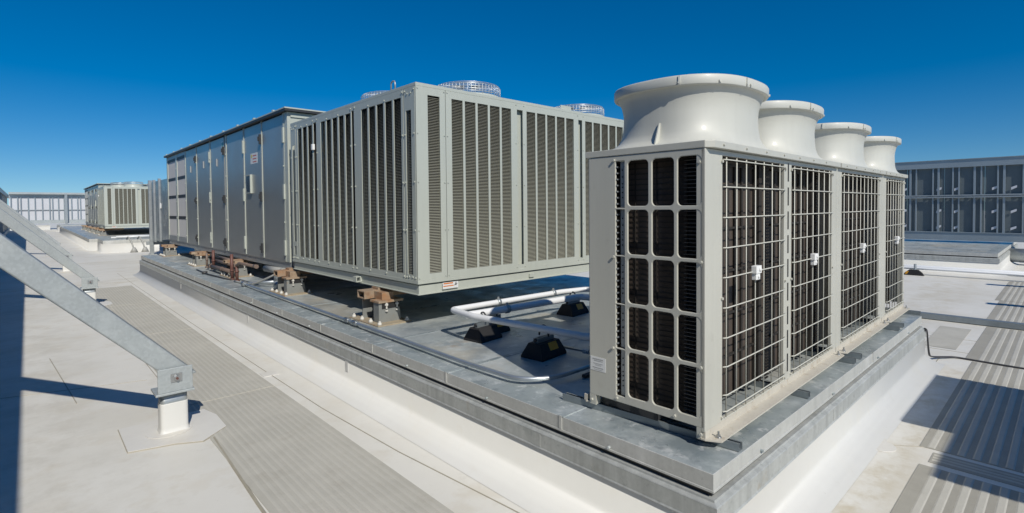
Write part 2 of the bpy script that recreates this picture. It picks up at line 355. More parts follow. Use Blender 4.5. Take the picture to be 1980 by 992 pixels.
# ------------------------------------------------------------------ equipment curbs
def curb(name, x0, y0, x1, y1, label, flash=True, seams=True):
    t = thing('equipment_curb', (x0, y0, 0), label, 'roof curb', 'raised equipment curbs on the roof')
    mb = MB()
    def ring(e, z): return [(x0 - e, y0 - e, z), (x1 + e, y0 - e, z), (x1 + e, y1 + e, z), (x0 - e, y1 + e, z)]
    rs = [ring(.19, 0.002), ring(.14, .018), ring(.09, .050), ring(.055, .085), ring(.036, .112), ring(.031, .128), ring(.030, .15), ring(.027, .34)] if flash else [ring(.06, 0.002), ring(.02, .03), ring(.012, .40)]
    mb.loft(rs, True)
    for (sx, sy) in ((x0, 4.9), (x0, 8.1), (x0, 12.6)):
        if y0 < sy < y1: mb.box(sx - .032, sy, .19, sx - .0, sy + .06, .318)
    o = mb.build('curb_wall', M['skirt'], t)
    mb = MB()
    if not flash: mb.box(x0 + .02, y0 + .02, .3, x1 - .02, y1 - .02, .43)
    # counter-flashing: ledge plus hanging face plus little kick at its bottom
    if flash: mb.loft([ring(.040, .318), ring(.0345, .326), ring(.0345, .408), ring(.036, .412), ring(.033, .417), ring(.012, .424), ring(.010, .434), ring(-.05, .437)], False)
    if seams:
        y = y0 + 1.1
        while y < y1: mb.box(x0 - .0365, y, .327, x0 - .0347, y + .07, .407); y += 2.4
        x = x0 + 1.7
        while x < x1: mb.box(x, y0 - .0365, .327, x + .05, y0 - .0347, .407); x += 2.4
    if flash: mb.build('counter_flashing', M['galv_flash'], t)
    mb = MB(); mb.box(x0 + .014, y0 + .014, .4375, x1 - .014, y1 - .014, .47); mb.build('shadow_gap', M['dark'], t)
    mb = MB()
    mb.mi = 0; mb.loft([ring(0, .462 if flash else .395), ring(0, .549), ring(-.003, .551)], False)
    mb.mi = 1; mb.loft([ring(-.003, .551), ring(-.26, .553)], False)
    mb.mi = 2; mb.quad(*ring(-.26, .553))
    mb.mi = 0; mb.loft([ring(.004, .462), ring(.004, .472), ring(0.0005, .474)], False)
    if seams:
        mb.mi = 0
        for y in [y0 + .95 + 1.18 * k for k in range(int((y1 - y0) / 1.18))]:
            mb.box(x0 - .004, y, .474, x0 + .0, y + .022, .556); mb.mi = 1; mb.box(x0 - .002, y - .014, .5515, x0 + 1.6, y + .03, .5555); mb.mi = 0
        for x in (x0 + 2.9,):
            mb.box(x, y0 - .004, .474, x + .03, y0, .556)
        for k in range(7):
            mb.mi = 1; mb.cyl((x0 + .001, y0 + .6 + 1.05 * k, .483), .008, .016, 8, (-1, 0, 0))
        for k in range(4): mb.cyl((x0 + .55 + 1.25 * k, y0 + .001, .487), .008, .016, 8, (0, -1, 0))
    mb.build('metal_cap', [M['galv_face'], M['galv_cap'], M['galv_dirty']], t)
    return t
CX0, CY0, CX1, CY1 = 2.337, 1.1325, 7.36, 18.0
curb('main', CX0, CY0, CX1, CY1, 'long raised roof curb with galvanized metal cap carrying the big cooling units')
curb('second', 2.36, 28.4, 8.4, 30.7, 'short near section of far curb, set back beside a white step', flash=False, seams=False)
curb('second', 2.05, 30.705, 8.4, 60, 'far roof curb under the distant louvred unit', flash=False, seams=False)
curb('third', 2.15, 62.6, 9.5, 69, 'farthest low curb in front of the pale screen wall', flash=False, seams=False)
c4 = curb('right', 17.75, 1.23, 24.5, 9.0, 'roof curb standing alone under the dark screen wall at the right', seams=False)

# ------------------------------------------------------------------ heat pump condensers (front right)
VO = Vector((2.548, 1.280, .597)); VA = .0101
def sup(cx, cy, a_, b_, n, z, k=64):
    out = []
    for i in range(k):
        t = 2 * math.pi * i / k; c, s = math.cos(t), math.sin(t)
        out.append((cx + a_ * math.copysign(abs(c) ** (2 / n), c), cy + b_ * math.copysign(abs(s) ** (2 / n), s), z))
    return out
def condenser(s0, W, grilles, cones, label, side):
    loc = VO + Vector((math.cos(VA) * s0, math.sin(VA) * s0, 0))
    t = thing('condenser', loc, label, 'condenser', 'heat pump condensers in a row', VA)
    Z = (0, 0, 0); D = .753; H = 1.522
    def B(mb, name, m, parent=t, **k):
        o = mb.build(name, m, None, None, **k); o.parent = parent; return o
    # front frame plate with the grille openings
    me = holes((0.0, .045, W, H - .002), [(g[0], .055, g[1], 1.492) for g in grilles], .022, .0, .003)
    mb = MB(); mb.mesh(me, frameY(.011)); bpy.data.meshes.remove(me)
    for i, (a0, a1) in enumerate(zip([0] + [g[1] for g in grilles], [g[0] for g in grilles] + [W])):
        for zz in (.07, .72, 1.46):
            if a1 - a0 > .03:
                for u in ([a0 + .012, a1 - .012] if a1 - a0 > .08 else [(a0 + a1) / 2]):
                    if .02 < u < W - .02: mb.cyl((u, .0, zz), .008, .010, 6, (0, -1, 0))
    B(mb, 'front_frame', M['vrf'])
    # corner posts
    for (px, py) in ((0, 0), (W - .05, 0), (0, D - .05), (W - .05, D - .05)):
        mb = MB(); mb.box(px + .002, py + (.0225 if py == 0 else 0), 0, px + .048, py + .05, H - .004); B(mb, 'corner_post', M['vrf'], bevel=.003)
    # slotted double post between two grilles of the same cabinet
    if len(grilles) == 2:
        a0, a1 = grilles[0][1], grilles[1][0]
        mb = MB()
        for k in range(9): mb.box((a0 + a1) / 2 - .008, -.002, .10 + k * .16, (a0 + a1) / 2 + .010, .001, .22 + k * .16)
        B(mb, 'post_slots', M['black'])
    # left side panel with fifteen rounded openings and the slotted edge
    if side:
        rows = [(.110, .385), (.391 + .008, .645), (.655, .928), (.940, 1.207), (1.224, 1.487)]
        rows = [(.110, .374), (.396, .641), (.661, .926), (.946, 1.203), (1.225, 1.486)]
        cols = [(.022, .156), (.177, .311), (.334, .470)]
        inner = [(c[0], r_[0], c[1], r_[1], .026) for c in cols for r_ in rows] + [(.491, r_[0] - .01, .553, r_[1] + .003, .002) for r_ in rows]
        me = holes((.004, .062, D - .004, H - .002), inner, .014, .026, .0035, 6)
        mb = MB(); mb.mesh(me, frameX(.007)); bpy.data.meshes.remove(me)
        mb.box(0, .0225, 0, .012, .045, .0625); mb.box(0, D - .05, 0, .012, D - .004, .0625)
        for yy, zz in ((.03, 1.45), (.56, 1.495), (.565, .925), (.57, .38), (.02, .93), (.02, .38), (.545, .085), (.17, .085), (.02, .03), (.73, .03)):
            mb.cyl((.0, yy, zz), .008, .012, 6, (-1, 0, 0))
        B(mb, 'side_panel', M['vrf'])
        mb = MB()
        for r_ in rows:
            mb.box(.02, .503, r_[0] - .008, .032, .530, r_[1])
            for k in range(7): mb.box(.004, .545, r_[0] + .01 + k * .036, .03, .5525, r_[0] + .018 + k * .036)
        mb.mi = 1
        for r_ in rows:
            for k in range(3): mb.cyl((.0195, .516, r_[0] + .05 + .03 * k), .004, .003, 8, (-1, 0, 0)); mb.cyl((.0195, .516, r_[1] - .05 - .04 * k), .004, .003, 8, (-1, 0, 0))
        B(mb, 'slotted_strip', [M['galv'], M['black']])
        mb = MB(); mb.mi = 0; mb.box(-.0015, .628, .215, .0, .742, .300)
        mb.mi = 1
        for k, (u0, u1, zz, hh) in enumerate(((.645, .725, .284, .006), (.65, .715, .275, .004), (.648, .72, .258, .0035), (.66, .705, .249, .003), (.645, .725, .232, .005), (.65, .715, .222, .003))):
            mb.box(-.0023, u0, zz, -.0014, u1, zz + hh)
        B(mb, 'rating_label', [M['labelw'], M['labelg']])
    else:
        mb = MB(); mb.box(.004, .06, .06, .012, D - .06, H - .005); B(mb, 'side_panel', M['vrf'])
    mb = MB(); mb.box(W - .012, .0225, .06, W - .004, D - .052, H - .005); B(mb, 'side_panel', M['vrf'])
    mb = MB(); mb.box(.05, D - .012, .06, W - .05, D - .004, H - .005); B(mb, 'rear_panel', M['vrf'])
    # coil block behind guards: brown fins with dark tube rows
    mb = MB(); mb.mi = 0
    mb.box(.09, .145, .06, W - .03, .30, H - .03); mb.box(.09, .145, .06, .30, D - .06, H - .03)
    mb.mi = 1
    for g in grilles:
        n = int((g[1] - g[0] - .18) / .10)
        for k in range(n):
            u = g[0] + .06 + k * .10
            mb.box(u, .132, .06, u + .022, .1445, H - .05)
        for zz in (.30, .56, .82, 1.08, 1.34, 1.46): mb.box(g[0], .130, zz, g[1] - .14, .1435, zz + .012)
        mb.box(g[1] - .16, .10, .06, g[1] - .115, .1445, H - .04)
    for k in range(46): mb.box(.0865, .15, .075 + k * .031, .0895, D - .08, .081 + k * .031)
    for u in (.20, .33, .47, .60): mb.box(.084, u, .06, .0895, u + .006, H - .05)
    B(mb, 'coil', [M['coil'], M['coil_dark']])
    for g in grilles:   # fine rack of bare coil ends at the right of each opening
        mb = MB()
        for k in range(70): mb.box(g[1] - .105, .076, .07 + k * .0205, g[1] - .055, .0845, .079 + k * .0205)
        B(mb, 'coil_end', M['coil_dark'])
    if side:   # bare coil rows seen through the front column of openings
        mb = MB()
        for k in range(66): mb.box(.06, .028, .09 + k * .0212, .09, .15, .0925 + k * .0212)
        B(mb, 'coil_rows', M['coil_row'])
        mb = MB(); mb.box(.095, .028, .06, .12, .20, H - .04); B(mb, 'dark_liner', M['black'])
    mb = MB(); mb.box(.05, .31, .0, W - .05, D - .06, .05); B(mb, 'base_pan', M['dark'])
    # wire guards
    for g in grilles:
        mb = MB(); n = g[2]; r = .0037
        for k in range(n):
            u = g[0] + .025 + k * (g[1] - g[0] - .135) / (n - 1); mb.tube([(u, -.010, .066), (u, -.010, 1.484)], r, 6)
        for k, zz in enumerate((.10, .19, .345, .503, .667, .832, .994, 1.158, 1.323, 1.470)):
            mb.tube([(g[0] - .004, -.004, zz - (.0 if 0 < k < 9 else 0)), (g[0] + .02, -.0175, zz), (g[1] - .03, -.0175, zz), (g[1] + .006, -.006, zz)], r, 6)
        wg = B(mb, 'wire_guard', M['wirep'])
        mb = MB(); cxm = g[0] + (g[1] - g[0]) * .42
        mb.box(cxm - .035, -.045, .822, cxm + .04, -.012, .868); mb.box(cxm - .028, -.04, .785, cxm + .03, -.012, .8215)
        mb.cyl((cxm + .012, -.045, .846), .012, .008, 10, (0, -1, 0)); mb.cyl((cxm + .004, -.04, .804), .010, .007, 10, (0, -1, 0))
        B(mb, 'guard_clip', M['white'], wg, bevel=.003)
    # feet
    for yy, dy in ((-.072, .10), (D - .05, .08)):
        mb = MB()
        mb.hexa([(0, yy + .072, 0), (.04, yy, 0), (W - .04, yy, 0), (W, yy + .05, 0), (W, yy + dy, 0), (0, yy + dy, 0)], [(0, yy + .072, .008), (.04, yy, .008), (W - .04, yy, .008), (W, yy + .05, .008), (W, yy + dy, .008), (0, yy + dy, .008)])
        mb.box(.005, yy + .0722, .008, W - .005, yy + .094, .046)
        f = B(mb, 'base_foot', M['foot'])
        for u in (.075, W - .075):
            mb = MB(); mb.cyl((u, yy + .035, .008), .016, .004, 12); mb.cyl((u, yy + .035, .012), .011, .010, 6); mb.cyl((u, yy + .035, .022), .006, .018, 8); B(mb, 'anchor_bolt', M['bolt'], f)
    # cap with chamfered front corners
    mb = MB(); o_ = .034
    poly = [(-.004, .0), (.038, -o_), (W - .03, -o_), (W + .004, .0), (W + .004, D + .02), (-.004, D + .02)] if side else [(0.001, -o_), (W - .03, -o_), (W + .003, .0), (W + .003, D + .02), (0.001, D + .02)]
    mb.prism(poly, H, H + .038, 'z')
    for k in range(int(W / .29)): mb.cyl((.14 + k * .29, -o_, H + .02), .007, .008, 6, (0, -1, 0))
    B(mb, 'top_cap', M['vrf'], bevel=.003)
    # discharge cones
    h0 = H + .038
    for (cx, aw) in cones:
        cy = D / 2 + .004
        prof = [(aw + .03, .388, 6, 0.0), (aw + .02, .384, 5, .008), (aw - .015, .373, 3.8, .024), (aw - .036, .366, 3.2, .048), (aw - .046, .362, 2.8, .085), (aw - .049, .361, 2.6, .14), (aw - .049, .361, 2.5, .20),
                (aw - .047, .364, 2.5, .24), (aw - .039, .374, 2.5, .285), (aw - .026, .390, 2.5, .318), (aw - .010, .405, 2.5, .335)]
        mb = MB(); mb.loft([sup(cx, cy, p[0], p[1], p[2], h0 + p[3]) for p in prof], True)
        mb.loft([sup(cx, cy, p[0] - .012, p[1] - .012, p[2], h0 + p[3]) for p in prof[::-1]], True)
        # gusset fin near the front left
        for sg in (-1, 1): mb.hexa([(cx + sg * (aw + .012), cy - .045, h0 + .004), (cx + sg * (aw + .012), cy - .038, h0 + .004), (cx + sg * (aw - .06), cy - .038, h0 + .004), (cx + sg * (aw - .06), cy - .045, h0 + .004)],
                [(cx + sg * (aw - .042), cy - .045, h0 + .14), (cx + sg * (aw - .042), cy - .038, h0 + .14), (cx + sg * (aw - .06), cy - .038, h0 + .14), (cx + sg * (aw - .06), cy - .045, h0 + .14)])
        cn = B(mb, 'discharge_cone', M['cone'])
        mb = MB()
        mb.loft([sup(cx, cy, aw - .014, .400, 2.5, h0 + .328), sup(cx, cy, aw + .001, .418, 2.5, h0 + .330), sup(cx, cy, aw + .003, .420, 2.5, h0 + .335), sup(cx, cy, aw + .004, .421, 2.5, h0 + .378), sup(cx, cy, aw + .000, .417, 2.5, h0 + .385), sup(cx, cy, aw - .014, .403, 2.5, h0 + .384), sup(cx, cy, aw - .02, .395, 2.5, h0 + .33)], True)
        rim = B(mb, 'rim_band', M['cone'], cn)
        for tt in (200, 232, 258, 262, 300, 335):
            q = sup(cx, cy, aw + .006, .423, 2.5, 0, 360)[tt]; q2 = sup(cx, cy, aw + .006, .423, 2.5, 0, 360)[tt + 1]
            d_ = (Vector(q2) - Vector(q)).normalized(); nrm = Vector((d_.y, -d_.x, 0)); p = Vector(q) + Vector((0, 0, h0 + .345)); mb = MB()
            mb.cyl(p - nrm * .003, .008, .008, 6, nrm)
            if tt in (200, 258): mb.bar(p + Vector((0, 0, -.012)), p + Vector((0, 0, .036)), .010, .006, nrm)
            B(mb, 'rim_clip', M['cone'], rim)
        mb = MB(); mb.quad(*[(cx + sx * (aw - .09), cy + sy * .33, h0 + .02) for sx, sy in ((-1, -1), (1, -1), (1, 1), (-1, 1))])
        for k in range(4):
            t_ = k * math.pi / 2 + .3; ct, st = math.cos(t_), math.sin(t_)
            mb.hexa([(cx + ct * .05 - st * .03, cy + st * .05 + ct * .03, h0 + .06), (cx + ct * .30 - st * .10, cy + st * .30 + ct * .10, h0 + .06), (cx + ct * .30 + st * .10, cy + st * .30 - ct * .10, h0 + .10), (cx + ct * .05 + st * .03, cy + st * .05 - ct * .03, h0 + .08)],
                    [(cx + ct * .05 - st * .03, cy + st * .05 + ct * .03, h0 + .065), (cx + ct * .30 - st * .10, cy + st * .30 + ct * .10, h0 + .065), (cx + ct * .30 + st * .10, cy + st * .30 - ct * .10, h0 + .105), (cx + ct * .05 + st * .03, cy + st * .05 - ct * .03, h0 + .085)])
        mb.cyl((cx, cy, h0 + .03), .07, .08, 16)
        B(mb, 'fan', M['dark'])
    return t
condenser(0, 2.292, [(.20, 1.115, 7), (1.25, 2.16, 7)], [(.575, .49), (1.66, .49)], 'nearest pale condenser with two grille bays, open coil side and two wide discharge cones', True)
condenser(2.297, 1.597, [(.135, 1.45, 10)], [(.80, .49)], 'middle pale condenser with one wide grille bay and a single cone, between its neighbours', False)
condenser(3.90, 1.09, [(.15, 1.04, 7)], [(.55, .47)], 'last pale condenser, at the far right end of the row, narrow with one cone', False)
# mounting struts under the condensers
mb = MB()
for w0, w1, z0, z1 in ((-.021, -.019, .5545, .595), (.019, .021, .5545, .595), (-.0188, .0188, .5545, .557), (-.0188, -.009, .593, .595), (.009, .0188, .593, .595)):
    mb.hexa([(2.665 + w0, 1.145, z0), (2.665 + w1, 1.145, z0), (2.565 + w1, 2.26, z0), (2.565 + w0, 2.26, z0)], [(2.665 + w0, 1.145, z1), (2.665 + w1, 1.145, z1), (2.565 + w1, 2.26, z1), (2.565 + w0, 2.26, z1)])
tag(mb.build('strut_channel', M['strut'], None, (2.62, 1.7, .553)), 'steel strut under the near corner of the condenser row', 'strut', 'struts under the condensers')
sw = ((.06, 'steel strut under the near corner of the condenser row'), (1.17, 'steel strut under the middle of the two-cone condenser'), (2.24, 'steel strut under the right end of the two-cone condenser'),
      (2.42, 'steel strut under the left end of the middle condenser'), (3.80, 'steel strut under the right end of the middle condenser'), (4.0, 'steel strut under the left end of the last condenser'), (4.86, 'steel strut under the far right end of the condenser row'))
for s_, lab in sw[1:]:
    o = VO + Vector((s_, s_ * VA, 0)); mb = MB()
    mb.box(o.x - .021, 1.152, .5545, o.x - .019, 2.26, .595); mb.box(o.x + .019, 1.152, .5545, o.x + .021, 2.26, .595); mb.box(o.x - .0188, 1.152, .5545, o.x + .0188, 2.26, .557)
    mb.box(o.x - .0188, 1.152, .593, o.x - .009, 2.26, .595); mb.box(o.x + .009, 1.152, .593, o.x + .0188, 2.26, .595)
    tag(mb.build('strut_channel', M['strut'], None, (o.x, 1.7, .553)), lab, 'strut', 'struts under the condensers')
# ------------------------------------------------------------------ louvred condensing section (middle)
def slat_bank(mb, face, a0, a1, z0, z1, off, pitch=.0165):
    """horizontal louvre blades; face 'y' spans x, face 'x' spans y; off = plane coordinate"""
    n = int((z1 - z0) / pitch)
    for k in range(n):
        z = z0 + (k + .3) * pitch
        if face == 'y': mb.quad((a0, off + .004, z), (a1, off + .004, z), (a1, off + .017, z + .0062), (a0, off + .017, z + .0062))
        else: mb.quad((off + .004, a1, z), (off + .004, a0, z), (off + .017, a0, z + .0062), (off + .017, a1, z + .0062))
def louvre_unit(loc, label, group):
    t = thing('condensing_unit', loc, label, 'cooling unit', group)
    X0, Y0, Z0 = loc; W, D, H = 4.09, 3.45, 2.19
    def b(mb, *p): return mb.box(X0 + p[0], Y0 + p[1], Z0 + p[2], X0 + p[3], Y0 + p[4], Z0 + p[5])
    mb = MB(); b(mb, 0.02, 0.02, 0, W - .02, D, .100); b(mb, -.004, -.004, .115, W + .004, D + .004, .152); b(mb, .03, .03, .10, W - .03, D - .03, .115)
    b(mb, 0, 0, 0, .02, D, .010); b(mb, 0.02, 0, 0, W - .02, .0198, .010)
    b(mb, 1.62, -.0, .03, 1.70, .019, .075); b(mb, 3.2, -.0, .03, 3.28, .019, .075)
    mb.build('base_rail', M['paint'], t, bevel=.002)
    mb = MB(); b(mb, .055, .055, .152, W - .055, D - .055, H - .03); mb.build('cabinet', M['paint'], t)
    mb = MB(); b(mb, 0, 0, H - .035, W, D, H); 
    mb.build('top_panel', M['paint'], t, bevel=.003)
    zl, zh = .152, H - .0352
    NY, NX = (0, -1, 0), (-1, 0, 0)
    # front: narrow end bay, two five-louvre bays, third bay
    def yplate(name, a0, a1, ops):
        me = holes((X0 + a0, Z0 + zl, X0 + a1, Z0 + zh), [(X0 + o[0], Z0 + o[1], X0 + o[2], Z0 + o[3]) for o in ops], .010, 0, .002)
        mb = MB(); mb.mesh(me, frameY(Y0 + .005)); bpy.data.meshes.remove(me)
        ps = []
        for zz in (zl + .025, zl + .52, zl + 1.02, zl + 1.52, zh - .02):
            for u in (a0 + .018, a1 - .018): ps.append((X0 + u, Y0, Z0 + zz))
        screws(mb, ps, NY, .008, .007)
        p = mb.build(name, M['paint'], t)
        for o in ops: mb = MB(); slat_bank(mb, 'y', X0 + o[0] - .004, X0 + o[2] + .004, Z0 + o[1], Z0 + o[3], Y0 + .004); mb.build('louvre_slats', M['slat'], p)
        for o in ops: mb = MB(); b(mb, o[0] - .003, .035, o[1] - .003, o[2] + .003, .0548, o[3] + .003); mb.build('coil', M['coil_dark'], p)
    lz0, lz1 = .225, 2.075
    yplate('corner_panel', 0.0, .368, [(.145, lz0 - .01, .296, lz1)])
    for k, a0 in enumerate((.374, 1.523, 2.655)):
        a1 = (1.425, 2.575, 3.70)[k]
        f0 = a0 + (.078 if k == 0 else .065); pw = (a1 - .066 - f0) / 5
        yplate('louvre_panel', a0, a1, [(f0 + pw * j, lz0, f0 + pw * j + pw - .030, lz1) for j in range(5)])
    yplate('corner_panel', 3.79, W, [(3.85, lz0, 4.0, lz1)])
    mb = MB()
    for a0, a1 in ((1.425, 1.523), (2.575, 2.655), (3.70, 3.79)): mb = MB(); b(mb, a0, .0005, zh - .075, a1, .05, zh); b(mb, a0, .0005, zl, a1, .05, zl + .05); mb.build('bay_divider', M['paint'], t)
    # left side
    def xplate(name, a0, a1, ops):
        me = holes((Y0 + a0, Z0 + zl, Y0 + a1, Z0 + zh), [(Y0 + o[0], Z0 + o[1], Y0 + o[2], Z0 + o[3]) for o in ops], .008, 0, .002)
        mb = MB(); mb.mesh(me, frameX(X0 + .004)); bpy.data.meshes.remove(me)
        ps = []
        for zz in (zl + .025, zl + .52, zl + 1.02, zl + 1.52, zh - .03):
            for u in (a0 + .02, a1 - .02): ps.append((X0, Y0 + u, Z0 + zz))
        for u in (a0 + (a1 - a0) * .35, a0 + (a1 - a0) * .68): ps.append((X0, Y0 + u, Z0 + zh - .06)); ps.append((X0, Y0 + u, Z0 + zl + .03))
        screws(mb, ps, NX, .010, .009)
        p = mb.build(name, M['paint'], t)
        for o in ops: mb = MB(); slat_bank(mb, 'x', Y0 + o[0] - .004, Y0 + o[2] + .004, Z0 + o[1], Z0 + o[3], X0 + .004); mb.build('louvre_slats', M['slat'], p)
        for o in ops: mb = MB(); b(mb, .035, o[0] - .003, o[1] - .003, .0548, o[2] + .003, o[3] + .003); mb.build('coil', M['coil_dark'], p)
    lb0, lb1 = .205, 2.075
    xplate('corner_panel', .0215, .233, [(.095, .205, .195, 1.92)])
    xplate('louvre_panel', .245, 1.375, [(.29 + .187 * j, lb0, .29 + .187 * j + .148, lb1) for j in range(5)])
    xplate('louvre_panel', 1.44, 2.50, [(1.47 + .186 * j, lb0, 1.47 + .186 * j + .140, lb1) for j in range(5)])
    xplate('louvre_panel', 2.60, 3.24, [(2.645 + .19 * j, lb0, 2.645 + .19 * j + .145, lb1) for j in range(3)])
    xplate('corner_panel', 3.25, D, [(3.29, .42, 3.385, 1.85), (3.30, .22, 3.375, .35)])
    mb = MB()
    for a0, a1 in ((1.375, 1.44), (2.50, 2.60)): mb = MB(); b(mb, .0005, a0, zh - .06, .05, a1, zh); b(mb, .0005, a0, zl, .05, a1, zl + .05); mb.build('bay_divider', M['paint'], t)
    mb = MB(); b(mb, W - .05, .022, zl, W, D, zh); b(mb, .06, D - .05, zl, W - .06, D, zh); mb.build('rear_panel', M['paint'], t)
    # warning label and lug, lifting eye
    mb = MB(); mb.mi = 0; b(mb, .305, -.0012, .034, .512, .0, .1008); b(mb, .305, -.0002, .030, .512, .0195, .034)
    mb.mi = 1; b(mb, .315, -.0022, .082, .44, -.0013, .096); b(mb, .312, -.0022, .055, .45, -.0013, .066)
    mb.mi = 2
    for p, q in (((.46, .058), (.475, .075)), ((.475, .075), (.482, .096)), ((.475, .08), (.497, .074)), ((.466, .07), (.488, .062))):
        mb.bar((X0 + p[0], Y0 - .002, Z0 + p[1]), (X0 + q[0], Y0 - .002, Z0 + q[1]), .0016, .007)
    mb.build('warning_label', [M['labelw'], M['labelo'], M['dark']], t)
    mb = MB(); mb.tube([(X0 + .03, Y0 + .45, Z0 + H - .005), (X0 + .03, Y0 + .45, Z0 + H + .07), (X0 + .03, Y0 + .465, Z0 + H + .095), (X0 + .03, Y0 + .495, Z0 + H + .10), (X0 + .03, Y0 + .525, Z0 + H + .09), (X0 + .03, Y0 + .535, Z0 + H + .07), (X0 + .03, Y0 + .535, Z0 + H - .005)], .009, 8)
    mb.build('lifting_eye', M['galv'], t)
    mb = MB(); b(mb, 2.25, .03, H, 2.46, .036, H + .055); b(mb, 2.25, .036, H, 2.46, .10, H + .005); mb.build('lifting_eye', M['paint'], t)
    mb = MB(); b(mb, -.03, 2.56, 1.72, .004, 2.615, 1.80); mb.build('latch', M['white'], t, bevel=.004)
    mb = MB()
    b(mb, -.055, 1.27, .018, -.002, 1.36, .028); b(mb, -.055, 1.27, .075, -.002, 1.36, .085); b(mb, -.055, 1.27, .028, -.045, 1.36, .075); b(mb, -.002, 1.27, .018, .0195, 1.36, .085)
    mb.build('rail_socket', M['paint'], t)
    # fan guards on top
    for (fx, fy) in ((1.37, .88), (3.60, .88), (.90, 2.0), (2.6, 2.35)):
        mb = MB(); c = (X0 + fx, Y0 + fy, Z0 + H)
        ring = lambda r, z, k=40: [(c[0] + r * math.cos(2 * math.pi * i / k), c[1] + r * math.sin(2 * math.pi * i / k), c[2] + z) for i in range(k)]
        mb.loft([ring(.47, .0), ring(.44, .05), ring(.425, .12), ring(.43, .145), ring(.40, .145), ring(.395, .0)], True)
        fr = mb.build('fan_ring', M['paint'], t)
        mb = MB()
        for r, z in ((.43, .17), (.43, .20), (.43, .23), (.43, .26), (.41, .285), (.33, .292), (.24, .296), (.15, .298), (.06, .30)):
            p = ring(r, z); mb.tube(p + [p[0]], .0035, 5, False)
        for k in range(56):
            a_ = 2 * math.pi * k / 56; ca, sa = math.cos(a_), math.sin(a_)
            mb.tube([(c[0] + r * ca, c[1] + r * sa, c[2] + z) for r, z in ((.43, .14), (.43, .26), (.41, .287), (.06, .30))], .0022, 4, False)
        mb.build('fan_guard', M['wire'], fr)
        mb = MB(); mb.cyl((c[0], c[1], c[2] + .01), .10, .12, 20)
        for k in range(5):
            a_ = 2 * math.pi * k / 5; ca, sa = math.cos(a_), math.sin(a_)
            P = lambda r, s_, z: (c[0] + r * ca - s_ * sa, c[1] + r * sa + s_ * ca, c[2] + z)
            mb.hexa([P(.08, -.06, .03), P(.37, -.12, .03), P(.37, .12, .09), P(.08, .06, .08)], [P(.08, -.06, .036), P(.37, -.12, .036), P(.37, .12, .096), P(.08, .06, .086)])
        mb.build('fan', M['galv'], fr)
    return t
cu = louvre_unit((2.928, 4.569, .9206), 'big grey-green louvred unit with wire fan guards, behind the pale condensers', 'louvred condensing units')

